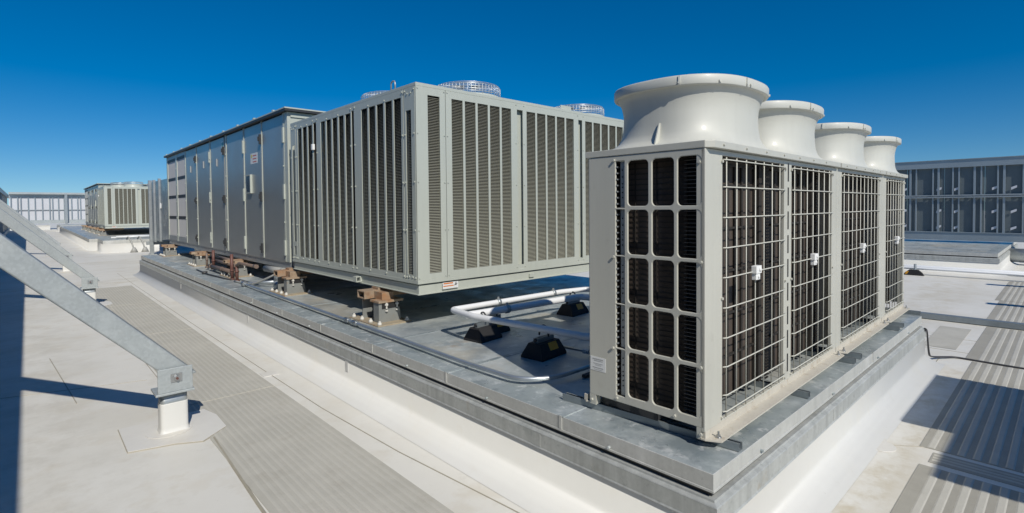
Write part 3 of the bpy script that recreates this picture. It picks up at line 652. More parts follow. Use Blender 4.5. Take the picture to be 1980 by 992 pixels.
# ------------------------------------------------------------------ air handling section with steel doors
def air_handler():
    X0, Y0, Z0 = 3.02, 8.40, .865; L_, W, H = 9.62, 3.75, 2.55
    t = thing('air_handler', (X0, Y0, Z0), 'long grey air handler with steel doors and pale filter panels, behind the louvred unit', 'air handler', 'air handlers joined to louvred units')
    def b(mb, *p): return mb.box(X0 + p[0], Y0 + p[1], Z0 + p[2], X0 + p[3], Y0 + p[4], Z0 + p[5])
    mb = MB(); b(mb, 0.02, 0, 0, W, L_, .118); mb.build('base_rail', M['galv'], t)
    mb = MB(); b(mb, .035, .035, .118, W, L_, H - .06); mb.build('cabinet', M['paint'], t)
    mb = MB(); b(mb, .0, .0, .1185, .0345, .14, H - .06); b(mb, .0345, .0, .1185, W, .0345, H - .06)
    b(mb, .05, -.02, H - .14, W, -.0005, H - .10)
    for u in (.30, .62, 1.0, 1.5): b(mb, u, -.014, 1.9, u + .05, -.0005, H - .1405)
    mb.build('end_panel', M['paint'], t)
    mb = MB(); b(mb, -.06, -.08, H - .055, W + .06, L_ + .05, H - .02); 
    mb.mi = 1; b(mb, -.065, -.085, H - .0198, W + .065, L_ + .055, H)
    mb.mi = 1
    for k in range(10): b(mb, -.045, .5 + k * .99, H + .0005, W, .56 + k * .99, H + .035)
    mb.build('roof', [M['dark'], M['paint']], t)
    # doors
    DZ0, DZ1 = .10, H - .075
    doors = [(.205, 1.20), (1.285, 2.215), (2.315, 3.40), (3.62, 4.68), (4.815, 5.96), (6.07, 7.16)]
    for i, (d0, d1) in enumerate(doors):
        mb = MB(); b(mb, .004, d0, DZ0, .034, d1, DZ1)
        d = mb.build('door', M['door'], t, bevel=.004)
        mb = MB()
        hz = (.20, 1.1, 2.1) if i in (1, 3, 5) else (.3, 1.2, 2.1)
        if i in (1, 3, 5):
            for z in hz:
                b(mb, -.035, d0 - .05, z, .0035, d0 - .002, z + .17); b(mb, -.055, d0 - .03, z + .05, -.0355, d0 - .012, z + .13)
            mb.build('latch', M['dark'], d, bevel=.003)
        else:
            for z in hz: b(mb, -.022, d0 - .07, z - .08, .0035, d0 - .004, z + .16)
            mb.build('hinge', M['paint'], d, bevel=.003)
    # bright frame strips between doors
    for s0, s1 in ((.14, .20), (1.215, 1.25), (2.235, 2.275), (3.42, 3.50), (4.70, 4.76), (5.98, 6.03), (7.175, 7.25), (8.22, 8.42), (9.48, L_)):
        mb = MB(); b(mb, -.004, s0, .1185, .0345, s1, H - .062)
        if any(abs((s0 + s1) / 2 - u) < .03 for u in (.17, 3.46, 4.73, 6.0, 7.21, 8.32)): screws(mb, [(X0 - .004, Y0 + (s0 + s1) / 2, Z0 + z) for z in (.3, .75, 1.2, 1.65, 2.1)], (-1, 0, 0), .014, .012)
        mb.build('door_frame', M['paint'], t)
    ps = []
    # filter panels 2 x 4
    zs = (.25, .80, 1.375, 1.87, 2.40)
    for s0, s1 in ((7.255, 8.215), (8.425, 9.475)):
        for k in range(4):
            mb = MB(); b(mb, .012, s0, zs[k], .034, s1, zs[k + 1] - .075); mb.build('filter_panel', M['filter'], t, bevel=.004)
            mb = MB(); b(mb, .006, s0, zs[k + 1] - .0745, .034, s1, zs[k + 1] - .0005); mb.build('filter_clip', M['dark'], t)
    mb = MB(); b(mb, .0, 7.255, .1185, .034, 9.475, .2495); mb.build('filter_frame', M['galv'], t); mb = MB(); b(mb, .0, 7.255, 2.4005, .034, 9.475, H - .062); mb.build('filter_frame', M['galv'], t)
    # stickers, control window
    mb = MB(); mb.mi = 0; b(mb, .0022, 1.48, 1.79, .0038, 1.87, 1.98)
    mb.mi = 1
    for k in range(3): b(mb, .0012, 1.53, 1.815 + k * .055, .0021, 1.74, 1.832 + k * .055)
    mb.mi = 2; b(mb, .0012, 1.765, 1.90, .0021, 1.84, 1.96)
    mb.build('warning_label', [M['labelw'], M['labelr'], M['labely']], t)
    mb = MB(); mb.mi = 0; b(mb, .0022, 3.66, 2.13, .0038, 3.80, 2.39); mb.mi = 1; b(mb, .0012, 3.665, 2.21, .0021, 3.77, 2.37)
    mb.build('maker_label', [M['labelw'], M['labelt']], t)
    mb = MB(); b(mb, -.035, 1.79, 1.26, .0035, 1.815, 1.60); b(mb, -.035, 1.815, 1.585, .0035, 2.10, 1.60); b(mb, -.035, 1.815, 1.26, .0035, 2.10, 1.275)
    cw = mb.build('control_window', M['paint'], t)
    mb = MB(); b(mb, -.010, 1.8155, 1.2755, .0035, 2.10, 1.5845); mb.build('pane', M['window'], cw)
    for s0, z in ((4.15, 1.90), (5.30, 1.93), (6.6, 1.9)):
        mb = MB(); b(mb, -.01, s0, z, .0035, s0 + .07, z + .16); mb.build('name_plate', M['labelg'], t)
    return t
ah = air_handler()

# ------------------------------------------------------------------ spring mounts
def mount(x, y, zt, label):
    t = thing('spring_mount', (x, y, .553), label, 'spring mount', 'rusty spring mounts under the cooling units')
    mb = MB(); mb.box(x - .20, y - .34, .5535, x + .22, y + .34, .566); p = mb.build('base_plate', M['rustplate'], t)
    for (dx, dy) in ((-.16, -.30), (-.16, -.10), (-.16, .10), (-.16, .30), (.18, -.30), (.18, .30)):
        mb = MB(); mb.cyl((x + dx, y + dy, .5662), .030, .028, 12, (0, 0, 1), .016); mb.cyl((x + dx, y + dy, .594), .013, .014, 8); mb.build('bolt_cap', M['cap_seal'], p)
    top = .80
    # near housing leg: web plus two flared side plates
    for s_, yn in ((1, y - .20), (-1, y + .17)):
        mb = MB()
        mb.prism([(x - .10, .566), (x + .16, .566), (x + .13, top - .02), (x - .10, top - .02)], yn - .008, yn + .008, 'y')
        mb.box(x - .118, yn - .008, .566, x - .1, yn + (.11 if s_ > 0 else .008), top - .02)
        mb.box(x + .118, yn + .0082, .5662, x + .134, yn + .10, top - .0202)
        mb.build('spring_housing', M['greysteel'], t)
    mb = MB(); mb.box(x - .13, y - .23, top - .018, x + .18, y - .03, top + .006); mb.build('top_plate', M['rust'], t, bevel=.003)
    for dx in (-.03, .10):
        mb = MB(); mb.cyl((x + dx, y - .222, top - .085), .010, .066, 8); mb.cyl((x + dx, y - .222, top - .05), .020, .020, 6); mb.cyl((x + dx, y - .222, top - .115), .016, .016, 6); mb.build('adjusting_bolt', M['cap_seal'], t)
    mb = MB(); mb.mi = 0; mb.box(x - .08, y - .2135, top - .085, x + .14, y - .2082, top - .02); mb.build('slot', M['black'], t)
    pts = [(x + .0 + .05 * math.cos(k * .7), y + .0 + .05 * math.sin(k * .7), .58 + k * .0044) for k in range(45)]
    mb = MB(); mb.tube(pts, .010, 6); mb.build('spring', M['red'], t)
    # rusty box beam that passes under the unit
    mb = MB(); z0, z1 = top + .007, min(zt - .003, top + .095)
    y0, y1 = y + .02, y + .19
    mb.box(x - .17, y0, z0, x + .9, y0 + .012, z1); mb.box(x - .17, y1 - .012, z0, x + .9, y1, z1); mb.box(x - .17, y0 + .012, z1 - .012, x + .9, y1 - .012, z1); mb.box(x - .17, y0 + .012, z0, x + .9, y1 - .012, z0 + .012)
    mb.box(x - .05, y - .16, top + .0062, x + .10, y + .0198, z1 - .01)
    mb.build('box_beam', M['rust'], t)
    if zt - z1 > .012:
        mb = MB(); mb.box(x + .0, y + .02, z1, x + .3, y + .17, zt - .002); mb.build('shim', M['rust'], t)
    return t
ml = ['rusty spring mount nearest the camera, under the front corner of the louvred unit', 'rusty spring mount under the joint of louvred unit and air handler',
      'rusty spring mount behind the upright red pipes', 'rusty spring mount between the red pipes and the pale filter panels', 'rusty spring mount at the far end of the air handler beside the duct']
my = [5.36, 8.12, 10.95, 13.75, 17.35]; mounts = []
for y, lab, zt in zip(my, ml, (.92, .92, .865, .865, .865)): mounts.append(mount(2.91, y, zt, lab))
for y, lab in ((5.3, 'hidden'), ):
    pass
mb_t = thing('spring_mount', (6.9, 5.0, .553), 'black support leg under the right end of the louvred unit, beside the pale condenser', 'support leg')
mb = MB(); mb.box(6.6, 4.85, .5535, 7.05, 5.25, .566); mb.build('base_plate', M['dark'], mb_t)
mb = MB(); mb.box(6.68, 4.9, .566, 6.74, 5.2, .918); mb.box(6.92, 4.9, .566, 6.98, 5.2, .918); mb.build('leg', M['dark'], mb_t)

# ------------------------------------------------------------------ pipes, pipe stands, conduits on the curb
def fillet(pts, r=.05, k=5):
    pts = [Vector(p) for p in pts]; out = [pts[0]]
    for a_, b_, c_ in zip(pts, pts[1:], pts[2:]):
        u, v = (a_ - b_).normalized(), (c_ - b_).normalized(); rr = min(r, (a_ - b_).length * .45, (c_ - b_).length * .45)
        p0, p1 = b_ + u * rr, b_ + v * rr
        for i in range(k + 1):
            s_ = i / k; out.append(p0 * (1 - s_) ** 2 + b_ * 2 * s_ * (1 - s_) + p1 * s_ ** 2)
    out.append(pts[-1]); return out
def simple(name, mb, m, org, label, cat, group=None, **k): return tag(mb.build(name, m, None, org, **k), label, cat, group)
mb = MB(); mb.tube(fillet([(4.95, 2.06, .82), (4.95, 4.0, .82), (4.6, 4.08, .82), (3.03, 4.13, .82), (2.985, 3.74, .82), (3.08, 2.93, .82), (3.17, 2.04, .82)], .045), .030, 12)
t = simple('insulated_pipe', mb, M['pipe'], (3.0, 3.6, .82), 'white jacketed pipe loop, the outer one, running out from behind the nearest condenser', 'pipe', 'white pipes on the curb')
mb = MB(); mb.tube(fillet([(3.06, 3.93, .79), (3.20, 3.92, .79), (4.62, 3.83, .79), (4.72, 3.4, .79), (4.70, 2.06, .79)], .07), .037, 12)
simple('insulated_pipe', mb, M['pipe'], (4.0, 3.8, .79), 'thicker white jacketed pipe lying just inside the outer white pipe loop', 'pipe', 'white pipes on the curb')
mb = MB(); mb.tube(fillet([(5.9, 2.06, .82), (5.9, 4.15, .82), (9.0, 4.2, .82)], .07), .034, 10)
simple('insulated_pipe', mb, M['pipe'], (5.9, 3, .82), 'short stretch of white pipe showing between the louvred unit and the condenser edge', 'pipe', 'white pipes on the curb')
for (x, y, z, ax, r_, lab) in ((3.62, 4.112, .82, (1, -.02, 0), .039, 'steel clamp round the outer white pipe near its left bend'), (4.45, 4.088, .82, (1, -.05, 0), .039, 'steel clamp round the outer white pipe near its far right end'),
        (3.55, 3.90, .79, (1, -.06, 0), .046, 'dark clamp round the thicker inner pipe near its left end')):
    mb = MB(); mb.cyl(Vector((x, y, z)) - Vector(ax) * .02, r_, .04, 16, ax); mb.cyl((x, y, z + r_ - .004), .012, .022, 8)
    simple('pipe_clamp', mb, M['galv'], (x, y, z), lab, 'pipe clamp', 'clamps on the white pipes')
def stand(x, y, L_, label, ang, tape=True):
    t = thing('pipe_stand', (x, y, .553), label, 'pipe stand', 'black rubber pipe stands', ang)
    def B(mb, name, m): o = mb.build(name, m); o.parent = t; return o
    mb = MB(); mb.prism([(-.115, 0), (.115, 0), (.115, .018), (.06, .125), (-.06, .125), (-.115, .018)], -L_ / 2, L_ / 2, 'x')
    b = B(mb, 'rubber_block', M['rubber'])
    # the ends slope too
    bm = bmesh.new(); bm.from_mesh(b.data)
    for v in bm.verts:
        if v.co.z > .1: v.co.x *= .80
    bm.to_mesh(b.data); bm.free()
    mb = MB(); mb.box(-L_ * .34, -.021, .1255, L_ * .34, .021, .128); mb.box(-L_ * .34, -.021, .128, L_ * .34, -.018, .166); mb.box(-L_ * .34, .018, .128, L_ * .34, .021, .166); mb.box(-L_ * .34, -.018, .164, L_ * .34, -.008, .166); mb.box(-L_ * .34, .008, .164, L_ * .34, .018, .166)
    B(mb, 'strut_channel', M['strut'])
    mb = MB(); mb.tube([(.045 * math.cos(k * .35) * 0 + .0, .05 * math.cos(k * math.pi / 10), .168 + .09 * abs(math.sin(k * math.pi / 10))) for k in range(11)], .008, 6)
    mb.cyl((-L_ * .34, 0, .15), .014, .012, 8, (-1, 0, 0)); B(mb, 'pipe_clamp', M['dark'])
    if tape:
        mb = MB(); k_ = .107 / .055
        p = lambda x_, z_: (x_, -(.115 - (z_ - .018) / k_) - .0015, z_ + .0006)
        mb.quad(p(-.03, .06), p(.085, .06), p(.085, .120), p(-.03, .120))
        B(mb, 'reflective_tape', M['yellow'])
    return t
stand(3.20, 3.86, .30, 'black rubber pipe stand under the left bend of the white pipes', .12, False)
stand(3.21, 3.06, .34, 'nearest black rubber pipe stand with yellow tape, beside the pale condenser', .10)
stand(3.47, 4.02, .26, 'black rubber pipe stand with yellow tape half hidden behind the pipe bend', .05)
stand(4.72, 4.02, .34, 'black rubber pipe stand with yellow tape under the far end of the white pipes', .1)
mb = MB(); mb.tube(fillet([(2.60, 9.30, .600), (2.60, 9.20, .600), (2.545, 5.30, .600), (2.52, 4.0, .600), (2.50, 3.22, .600), (2.52, 2.66, .600), (2.72, 2.50, .600), (3.3, 2.49, .600)], .14, 6), .017, 10)
t = mb.build('conduit', M['conduit'], None, (2.55, 5.3, .600)); tag(t, 'long galvanized conduit running along the top of the main curb and bending behind the condenser', 'conduit')
for (x, y) in ((2.549, 5.42), (2.545, 5.22)):
    m2 = MB(); m2.cyl((x, y - .04, .600), .026, .08, 12, (0, 1, 0)); m2.cyl((x, y - .05, .600), .030, .015, 8, (0, 1, 0)); m2.build('coupling', M['bolt'], t)
m2 = MB(); m2.tube([(2.60, 9.3, .60), (2.60, 9.3, .60 + .001)], .03, 10); m2.cyl((2.60, 9.25, .600), .045, .11, 12, (0, 1, 0)); m2.build('elbow_box', M['bolt'], t)
mb = MB(); mb.tube([(2.64, 9.28, .60), (3.3, 9.0, .62)], .024, 8); simple('conduit', mb, M['conduit'], (2.64, 9.28, .6), 'short fat conduit leading from the conduit elbow in under the air handler', 'conduit')
mb = MB(); mb.tube(fillet([(3.40, 3.0, .600), (3.44, 2.70, .600), (3.5, 2.06, .600)]), .014, 8); mb.cyl((3.42, 2.80, .600), .022, .06, 8, (.1, -1, 0))
simple('conduit', mb, M['conduit'], (3.4, 2.9, .600), 'short thin conduit in the shade behind the nearest taped pipe stand', 'conduit')
mb = MB(); mb.tube([(3.85, 3.2, .575), (5.6, 3.1, .575)], .016, 8); simple('conduit', mb, M['conduit'], (4, 3.2, .575), 'thin blue-shaded conduit lying on the curb behind the condenser', 'conduit')
mb = MB(); mb.box(2.98, 2.42, .5555, 3.10, 2.455, .578); mb.box(2.72, 2.60, .5555, 2.755, 2.66, .5585)
simple('strut_channel', mb, M['dark'], (3, 2.4, .556), 'small dark strut piece under the bent conduit end', 'strut')
mb = MB(); mb.tube(fillet([(7.30, 1.094, .428), (7.392, 1.088, .40), (7.40, 1.075, .20), (7.46, 1.07, .09), (7.70, 1.06, .03), (7.95, .9, .011), (7.91, .32, .011), (7.85, -.6, .011), (7.9, -2.5, .011)], .06), .0085, 8)
mb.tube(fillet([(7.30, 1.092, .41), (7.40, 1.086, .38), (7.408, 1.08, .20), (7.47, 1.08, .09), (7.72, 1.075, .03), (7.97, .92, .011), (7.93, .32, .011), (7.87, -.6, .011), (7.9, -2.5, .011)], .06), .0065, 8)
simple('cable', mb, M['cable'], (7.9, .9, .01), 'black cable pair dropping off the curb corner and crossing the right walkway', 'cable')
mb = MB(); mb.box(10.33, -4, .0105, 10.45, 3.0, .014); mb.box(10.33, -4, .014, 10.334, 3.0, .09); mb.box(10.446, -4, .014, 10.45, 3.0, .09); mb.box(10.334, -4, .086, 10.446, 3.0, .09)
simple('cable_channel', mb, M['strut'], (10.39, 1, .01), 'straight blue-grey steel channel crossing the right walkway beyond the curb corner', 'cable channel')

# piping and clutter under the air handler
def upr(x, y, z0, z1, r, label, m=M['red']):
    mb = MB(); mb.tube([(x, y, z0), (x, y, z1)], r, 10); mb.cyl((x, y, z0 - .002), r * 1.7, .03, 10); mb.cyl((x, y, z0 + .16), r * 1.35, .025, 10)
    return simple('standpipe', mb, m, (x, y, z0), label, 'pipe', 'red drain pipes beside the air handler')
upr(2.69, 10.35, .555, 1.02, .028, 'tallest red-brown upright pipe beside the third spring mount')
upr(2.70, 10.08, .555, .83, .028, 'short red-brown upright pipe next to the tallest one')
upr(2.80, 12.1, .60, .99, .028, 'red upright pipe farther back under the air handler doors')
upr(2.77, 12.5, .60, .92, .022, 'thin brown upright pipe behind the red one', M['copper'])
mb = MB(); mb.tube(fillet([(2.70, 10.08, .83), (2.70, 9.95, .885), (2.70, 9.05, .90)], .05), .026, 10); mb.cyl((2.70, 9.08, .90), .034, .10, 10, (0, -1, 0))
simple('drain_pipe', mb, M['copper'], (2.7, 9.6, .9), 'horizontal red-brown drain pipe with pale end cap', 'pipe')
mb = MB(); mb.tube([(2.78, 12.3, .66), (2.74, 10.5, .68)], .038, 10); mb.cyl((2.775, 12.2, .66), .048, .08, 10, (0, -1, 0)); mb.cyl((2.76, 11.3, .67), .048, .05, 10, (0, -1, 0))
simple('drain_pipe', mb, M['copper'], (2.75, 11.4, .66), 'thick lower brown pipe lying between the red uprights', 'pipe', 'brown pipes')
mb = MB(); mb.tube([(2.86, 12.3, .77), (2.80, 10.5, .79)], .034, 10); mb.tube([(2.92, 12.2, .84), (2.95, 11.2, .82)], .03, 8)
simple('drain_pipe', mb, M['copper'], (2.85, 11.4, .78), 'upper brown pipe pair above the thick lower one', 'pipe', 'brown pipes')
mb = MB(); mb.tube(fillet([(2.60, 12.6, .565), (2.55, 11.5, .575), (2.62, 10.6, .565), (2.66, 10.3, .565)], .2), .014, 6); mb.cyl((2.56, 11.75, .553), .05, .05, 10)
simple('hose', mb, M['cable'], (2.6, 11.5, .56), 'dark hose with a round weight lying beside the red uprights', 'hose')
mb = MB(); mb.tube(fillet([(3.0, 8.62, .86), (2.86, 8.72, .76), (2.72, 9.15, .60), (2.66, 9.75, .572), (2.64, 10.0, .57)], .15), .017, 8)
simple('hose', mb, M['greycable'], (2.8, 9, .6), 'grey flexible hose curving down from under the air handler', 'hose')
mb = MB(); mb.cyl((3.02, 9.55, .80), .055, .85, 14, (0, -1, .02)); mb.cyl((3.02, 8.72, .815), .062, .06, 14, (0, -1, .02)); mb.cyl((3.02, 8.6, .815), .05, .12, 14, (0, -1, .0))
simple('drain_pipe', mb, M['greycable'], (3, 9, .8), 'fat grey capped pipe under the air handler near the second spring mount', 'pipe')
mb = MB(); mb.cyl((2.90, 8.60, .5535), .07, .14, 14); mb.cyl((2.90, 8.60, .694), .06, .16, 14)
simple('drain_trap', mb, M['galv'], (2.9, 8.6, .5535), 'grey drain trap standing just left of the second spring mount', 'drain trap')
mb = MB(); mb.cyl((3.6, 16.9, .72), .16, 2.6, 24, (0, -1, 0)); 
simple('insulated_pipe', mb, M['pipe'], (3.1, 15.6, .72), 'blue-shaded jacketed pipe under the air handler between the two far spring mounts', 'pipe')

# ------------------------------------------------------------------ tall duct and post behind the air handler
t = thing('supply_duct', (3.2, 18.1, .9), 'tall blue-grey sheet metal duct leaving the far end of the air handler', 'duct')
mb = MB(); mb.hexa([(3.12, 18.08, .99), (6.0, 18.08, .99), (6.6, 25.9, .56), (3.78, 25.9, .56)], [(3.12, 18.08, 2.79), (6.0, 18.08, 2.79), (6.6, 25.9, 2.99), (3.78, 25.9, 2.99)]); mb.build('duct_body', M['duct'], t)
for f in (.0, .45, .75):
    x, y = 3.12 + .66 * f, 18.08 + 7.82 * f; z0, z1 = .99 - .43 * f, 2.79 + .2 * f
    mb = MB(); mb.box(x - .06, y, z0 - .05, x + .02, y + .12, z1 + .06); mb.build('flange', M['galv'], t)
mb = MB(); mb.box(3.42, 21.5, 1.9, 3.385, 21.62, 2.08); mb.build('tag_plate', M['white'], t)
mb = MB(); mb.box(3.70, 26.0, 0, 3.84, 26.14, 3.08); mb.box(3.64, 25.94, 0, 3.9, 26.2, .012); mb.box(3.6, 26.15, .40, 5.2, 26.25, .54)
simple('duct_post', mb, M['galv'], (3.9, 27, 0), 'tall galvanized post at the far end of the sheet metal duct', 'post')

# ------------------------------------------------------------------ distant unit: copies
OFF = Vector((0, 29.5, 0))
dup(cu, OFF, 'distant louvred unit on the far curb, left of the tall duct')
dup(ah, OFF, 'distant air handler behind the distant louvred unit')
for m_, l_ in zip(mounts, ('first distant spring mount, under the near corner of the distant unit', 'second distant spring mount, counting back from the near corner of the distant unit', 'third distant spring mount, counting back from the near corner of the distant unit', 'fourth distant spring mount, counting back from the near corner of the distant unit', 'last distant spring mount, farthest under the distant air handler')):
    dup(m_, OFF, l_)
for k, x in enumerate((3.35, 3.75)):
    mb = MB(); mb.tube(fillet([(x - .12, 28.75, .57), (x - .1, 28.45, .70), (x, 28.25, .45), (x + .07, 28.12, .02)], .12), .028, 8); mb.cyl((x + .06, 28.1, .0), .15, .22, 10, (0, 0, 1), .05)
    simple('hose', mb, M['greycable'], (x, 28.3, 0), ('left', 'right')[k] + ' one of two grey hoses hanging over the far curb edge', 'hose', 'hoses over the far curb')
mb = MB(); mb.tube([(2.9, 29.2, .66), (4.3, 29.1, .66)], .05, 8); mb.tube([(2.75, 29.6, .62), (4.3, 29.55, .62)], .04, 8)
simple('insulated_pipe', mb, M['pipe'], (3.5, 29.2, .66), 'pair of white pipes lying on the near edge of the far curb', 'pipe')

# ------------------------------------------------------------------ braces along the left wall
WX, WH = -1.36, 3.42
def brace(y, label):
    t = thing('wall_brace', (.85, y, 0), label, 'brace', 'diagonal braces of the left screen wall')
    mb = MB(); x = .845
    poly = [(-.09, -.055), (.09, -.055), (.09, .055), (-.09, .055)]
    def rr(hx, hy, r=.03, k=4):
        out = []
        for cx, cy, a0 in ((hx - r, -hy + r, -90), (hx - r, hy - r, 0), (-hx + r, hy - r, 90), (-hx + r, -hy + r, 180)):
            out += [(cx + r * math.cos(R(a0 + 90 * i / k)), cy + r * math.sin(R(a0 + 90 * i / k))) for i in range(k + 1)]
        return out
    base = rr(.098, .075)
    mb.loft([[(x + u * 1.25, y + v * 1.3, .004) for u, v in base], [(x + u * 1.06, y + v * 1.08, .016) for u, v in base], [(x + u, y + v, .05) for u, v in base], [(x + u, y + v, .245) for u, v in base], [(x + u * .985, y + v * .985, .252) for u, v in base]], True, False, True)
    st = mb.build('stub_boot', M['skirt'], t)
    mb = MB(); mb.loft([[(x + u * .96, y + v * .96, .245) for u, v in base], [(x + u * .96, y + v * .96, .335) for u, v in base]], True, False, True); mb.build('stub_post', M['galv'], t)
    mb = MB(); mb.box(x - .135, y - .125, .335, x + .135, y + .11, .353)
    mb.box(x - .118, y - .112, .353, x + .125, y - .100, .545); mb.box(x - .118, y - .10, .353, x + .125, y - .085, .375); mb.build('bracket', M['galv_brace'], t, bevel=.003)
    mb = MB(); mb.box(x - .03, y - .118, .43, x + .05, y - .1125, .50); mb.cyl((x + .01, y - .118, .465), .026, .006, 16, (0, -1, 0)); mb.cyl((x + .01, y - .124, .465), .019, .018, 6, (0, -1, 0)); mb.mi = 1; mb.cyl((x + .01, y - .142, .465), .010, .012, 8, (0, -1, 0)); mb.build('bolt', [M['bolt'], M['red']], t)
    # rectangular tube rising to the wall: 46.6 degrees
    d = Vector((-1, 0, 1.055)).normalized(); n = Vector((1.055, 0, 1)).normalized()
    p = Vector((x + .04, y, .455)); q = p + d * ((p.x - WX - .06) / -d.x)
    mb = MB(); hw = .096; th = .085
    mb.hexa([p - n * hw * .55 - d * -.03 + Vector((0, s_ * th, 0)) for s_ in (-1, 1)] + [p + n * hw - d * .08 + Vector((0, s_ * th, 0)) for s_ in (1, -1)],
            [q - n * hw + Vector((0, s_ * th, 0)) for s_ in (-1, 1)] + [q + n * hw + Vector((0, s_ * th, 0)) for s_ in (1, -1)])
    mb.build('brace_tube', M['galv_brace'], t, bevel=.012)
    mb = MB(); mb.box(WX + .052, y - .14, q.z - .16, WX + .066, y + .14, q.z + .16); mb.build('bracket', M['galv_brace'], t)
    P5 = [(.505, .32), (.505, -.25), (.80, -.33), (.97, -.43), (1.185, -.24), (1.19, .10), (1.14, .32)]
    mb = MB(); mb.mi = 1; mb.hexa([(u, y + v, .0005) for u, v in P5], [(u + (.845 - u) * .005, y + v * .993, .0078) for u, v in P5])
    mb.mi = 0; mb.hexa([(u + (.845 - u) * .012, y + v * .982, .0079) for u, v in P5], [(u + (.845 - u) * .014, y + v * .98, .0095) for u, v in P5])
    mb.cyl((x - .03, y, .0096), .165, .004, 24); mb.build('flashing_patch', [M['patch'], M['seam']], t)
    return t
bl = ['nearest diagonal galvanized brace, the big one crossing the left foreground', 'second diagonal brace, its foot just behind the nearest brace', 'third diagonal brace from the camera along the left wall', 'farthest diagonal brace from the camera along the left wall']
for y, lab in zip((5.05, 12.95, 20.85, 28.75), bl): brace(y, lab)
brace(-2.85, 'diagonal brace of the left wall behind the camera')

# ------------------------------------------------------------------ screen walls
def screen_y(X, y0, y1, zb, zt, face, label, panel, stud_pitch=.5, mids=(), light=False, posts=(), back=()):
    """screen wall running along Y, framing on its `face` (-1: -X side, +1: +X side)"""
    t = thing('screen_wall', (X, y0, zb), label, 'screen wall', 'roof screen walls')
    s_ = face
    bx = lambda mb, a_, b_, *r: mb.box(X + min(s_ * a_, s_ * b_), r[0], r[1], X + max(s_ * a_, s_ * b_), r[2], r[3])
    mb = MB(); y = y0; k = 0
    while y < y1:
        bx(mb, -.03 - .006 * (k % 2), -.015 - .006 * (k % 2), y, zb + .05, min(y + .98, y1), zt - .03); y += .985; k += 1
    mb.build('panel', panel, t)
    mb = MB(); bx(mb, -.01, .10, y0, zt - .26, y1, zt - .02); bx(mb, -.05, .13, y0, zt - .0198, y1, zt); mb.build('top_rail', M['screen_steel'], t)
    mb = MB(); bx(mb, -.01, .10, y0, zb, y1, zb + .27); bx(mb, .1002, .125, y0, zb + .25, y1, zb + .27); mb.build('bottom_rail', M['screen_steel'], t)
    for z in mids:
        mb = MB(); bx(mb, .06, .12, y0, z - .05, y1, z - .015); bx(mb, .06, .12, y0, z + .015, y1, z + .05); bx(mb, .055, .0598, y0, z - .05, y1, z + .05); mb.build('mid_rail', M['galv'], t)
    zs = [zb + .2702] + [m_ for m_ in mids] + [zt - .2602]
    n = 0; y = y0 + .1; rnd = random.Random(int(X * 10))
    while y < y1 and n < 95:
        wd = .038 if n % 3 else .055
        for za, zb_ in zip(zs, zs[1:]):
            mb = MB(); bx(mb, .0, .055, y, za + (.0505 if za in mids else 0), y + wd, zb_ - (.0505 if zb_ in mids else 0)); mb.build('stud', M['screen_steel'], t); n += 1
        if n % 4 == 0: y += stud_pitch * .35
        else: y += stud_pitch * rnd.uniform(.8, 1.1)
    for y in back:
        mb = MB(); bx(mb, -.20, -.037, y - .07, 0, y + .07, zt - .05); mb.build('post', M['galv'], t)
    for y in posts:
        mb = MB(); bx(mb, .13, .30, y - .09, -.0 if zb < 1 else 0, y + .09, zt + .02); mb.build('post', M['galv'], t)
    return t
screen_y(WX, -6, 70, .01, WH, 1, 'tall left screen wall the diagonal braces lean on, seen edge-on at the left border', M['screen_panel'], 1.9, (1.8,))
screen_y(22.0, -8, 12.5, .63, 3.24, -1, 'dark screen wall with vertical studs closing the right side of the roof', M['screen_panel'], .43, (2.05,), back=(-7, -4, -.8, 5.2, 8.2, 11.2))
scr = [o for o in C.objects if o.get('label', '').startswith('dark screen wall')][0]
for y in (4.25, 3.82, 2.90, 2.45, 1.55, 1.12):
    for z in (.98, 1.50, 2.22):
        mb = MB(); mb.prism([(y + .13, z), (y, z + .07), (y, z + .14), (y + .13, z + .08)], 21.965, 21.972, 'x'); mb.build('pale_mark', M['screen_light'], scr)  # thin pale slanted parallelograms in front of the screen panels
def screen_x(Y, x0, x1, zb, zt, label):
    t = thing('screen_wall', (x0, Y, zb), label, 'screen wall', 'roof screen walls')
    mb = MB(); x = x0
    while x < x1: mb.box(x, Y + .01, zb + .1, x + 1.49, Y + .03, zt - .05); x += 1.495
    mb.build('panel', M['screen_light'], t)
    mb = MB(); mb.box(x0, Y - .45, zt - .20, x1, Y + .05, zt); mb.box(x0, Y - .10, zt - .52, x1, Y - .02, zt - .2002); mb.build('top_rail', M['galv_brace'], t)
    mb = MB(); mb.box(x0, Y - .10, zb, x1, Y + .005, zb + .36); mb.build('bottom_rail', M['galv_brace'], t)
    mb = MB(); mb.box(x0, Y - .10, 1.98, x1, Y - .03, 2.05); mb.build('mid_rail', M['galv_brace'], t)
    n = 0; x = x0 + .1; rnd = random.Random(3)
    while x < x1 and n < 96:
        mb = MB(); mb.box(x, Y - .12, zb + .3602, x + .08, Y + .005, zt - .5202); mb.build('stud', M['screen_steel'], t); n += 1
        x += .23 if n % 5 == 2 else rnd.uniform(.45, .62)
    for x in (2.9, 10.5):
        mb = MB(); mb.box(x, Y - .42, .02, x + .22, Y - .18, zt - .2005); mb.build('post', M['galv'], t)
    return t
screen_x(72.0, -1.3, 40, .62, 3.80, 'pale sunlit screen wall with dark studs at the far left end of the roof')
mb = MB(); mb.box(-1.3, 71.3, 0, 1.7, 72.6, .40); mb.box(-1.3, 71.25, .40, 1.72, 72.6, .46); mb.build('parapet', M['skirt'], None, (0, 72, 0))
tag(bpy.data.objects['parapet'], 'low white parapet at the foot of the far pale screen wall', 'parapet')
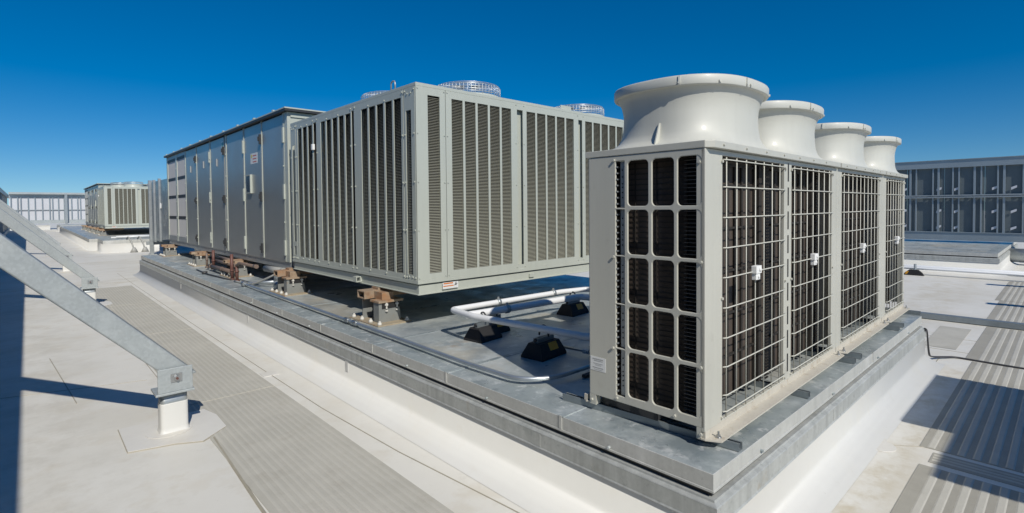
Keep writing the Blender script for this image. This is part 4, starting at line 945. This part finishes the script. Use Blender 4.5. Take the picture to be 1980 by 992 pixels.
# right side pipe with its stand
mb = MB(); mb.tube([(16.75, -3, .19), (16.78, 9, .19)], .05, 10); mb.tube([(16.62, -3, .17), (16.65, 9, .17)], .035, 8)
simple('insulated_pipe', mb, M['pipe'], (16.7, 2, .19), 'long white pipe crossing the roof at the right in front of the lone curb', 'pipe')
t = thing('pipe_stand', (16.72, 2.72, 0), 'small black pipe stand holding the long white pipe at the right', 'pipe stand', 'black rubber pipe stands')
mb = MB(); mb.prism([(2.50, .005), (2.92, .005), (2.88, .07), (2.80, .14), (2.62, .14), (2.54, .07)], 16.45, 16.56, 'x'); mb.build('rubber_block', M['rubber'], t)
mb = MB(); mb.quad((16.448, 2.84, .03), (16.448, 2.89, .03), (16.448, 2.85, .10), (16.448, 2.80, .10)); mb.build('reflective_tape', M['yellow'], t)
mb = MB(); mb.box(16.47, 2.66, .141, 16.85, 2.71, .155); mb.cyl((16.5, 2.68, .15), .03, .14, 8); mb.build('pipe_clamp', M['galv'], t)
mb = MB(); mb.cyl((21.2, .1, .28), .2, 1.1, 20, (.05, 1, 0)); simple('pipe_section', mb, M['galv'], (21.2, .6, .3), 'short fat steel pipe lying under the dark screen wall at the right edge', 'pipe')

# ------------------------------------------------------------------ unseen slabs and bars, added outside the frame to shade the right walkway
t = thing('shadow_slab', (4, -3, 0), 'unseen flat slab on legs, added to shade the right walkway', 'duct')
k_ = 1 / math.tan(R(SUN_EL)); sx, sy = k_ * math.sin(R(SUN_AZ)), k_ * math.cos(R(SUN_AZ)); hz = 2.4
mb = MB(); mb.box(4.36 - hz * sx, -3.2, hz, 7.02 - hz * sx, .59 - hz * sy, hz + .03); mb.box(5.31 - hz * sx, .59 - hz * sy, hz, 7.02 - hz * sx, .925 - hz * sy, hz + .03); mb.build('duct_body', M['duct'], t)  # added slabs, outlined to cast the stepped shadow on the walkway
for x in (4.2, 5.9): 
    mb = MB(); mb.box(x, -3.1, 0, x + .06, -3.04, hz); mb.build('leg', M['galv'], t)
mb = MB()  # raised bars added to cast the small far walkway shadows
for x, y, L_ in ((15.5, .88, 3), (12.5, .63, 2), (17.75, .80, 3)):
    mb.box(x - hz * sx, y - .13 - hz * sy - L_ , hz + .3, x + .22 - hz * sx, y - hz * sy, hz + .36)
    mb.box(x - hz * sx + .05, y - hz * sy - L_ , 0, x + .10 - hz * sx, y - hz * sy - L_ + .05, hz + .3)
simple('shadow_bars', mb, M['galv'], (13, -3, 0), 'unseen bars on legs, added to cast small shadows on the right walkway', 'shadow caster')
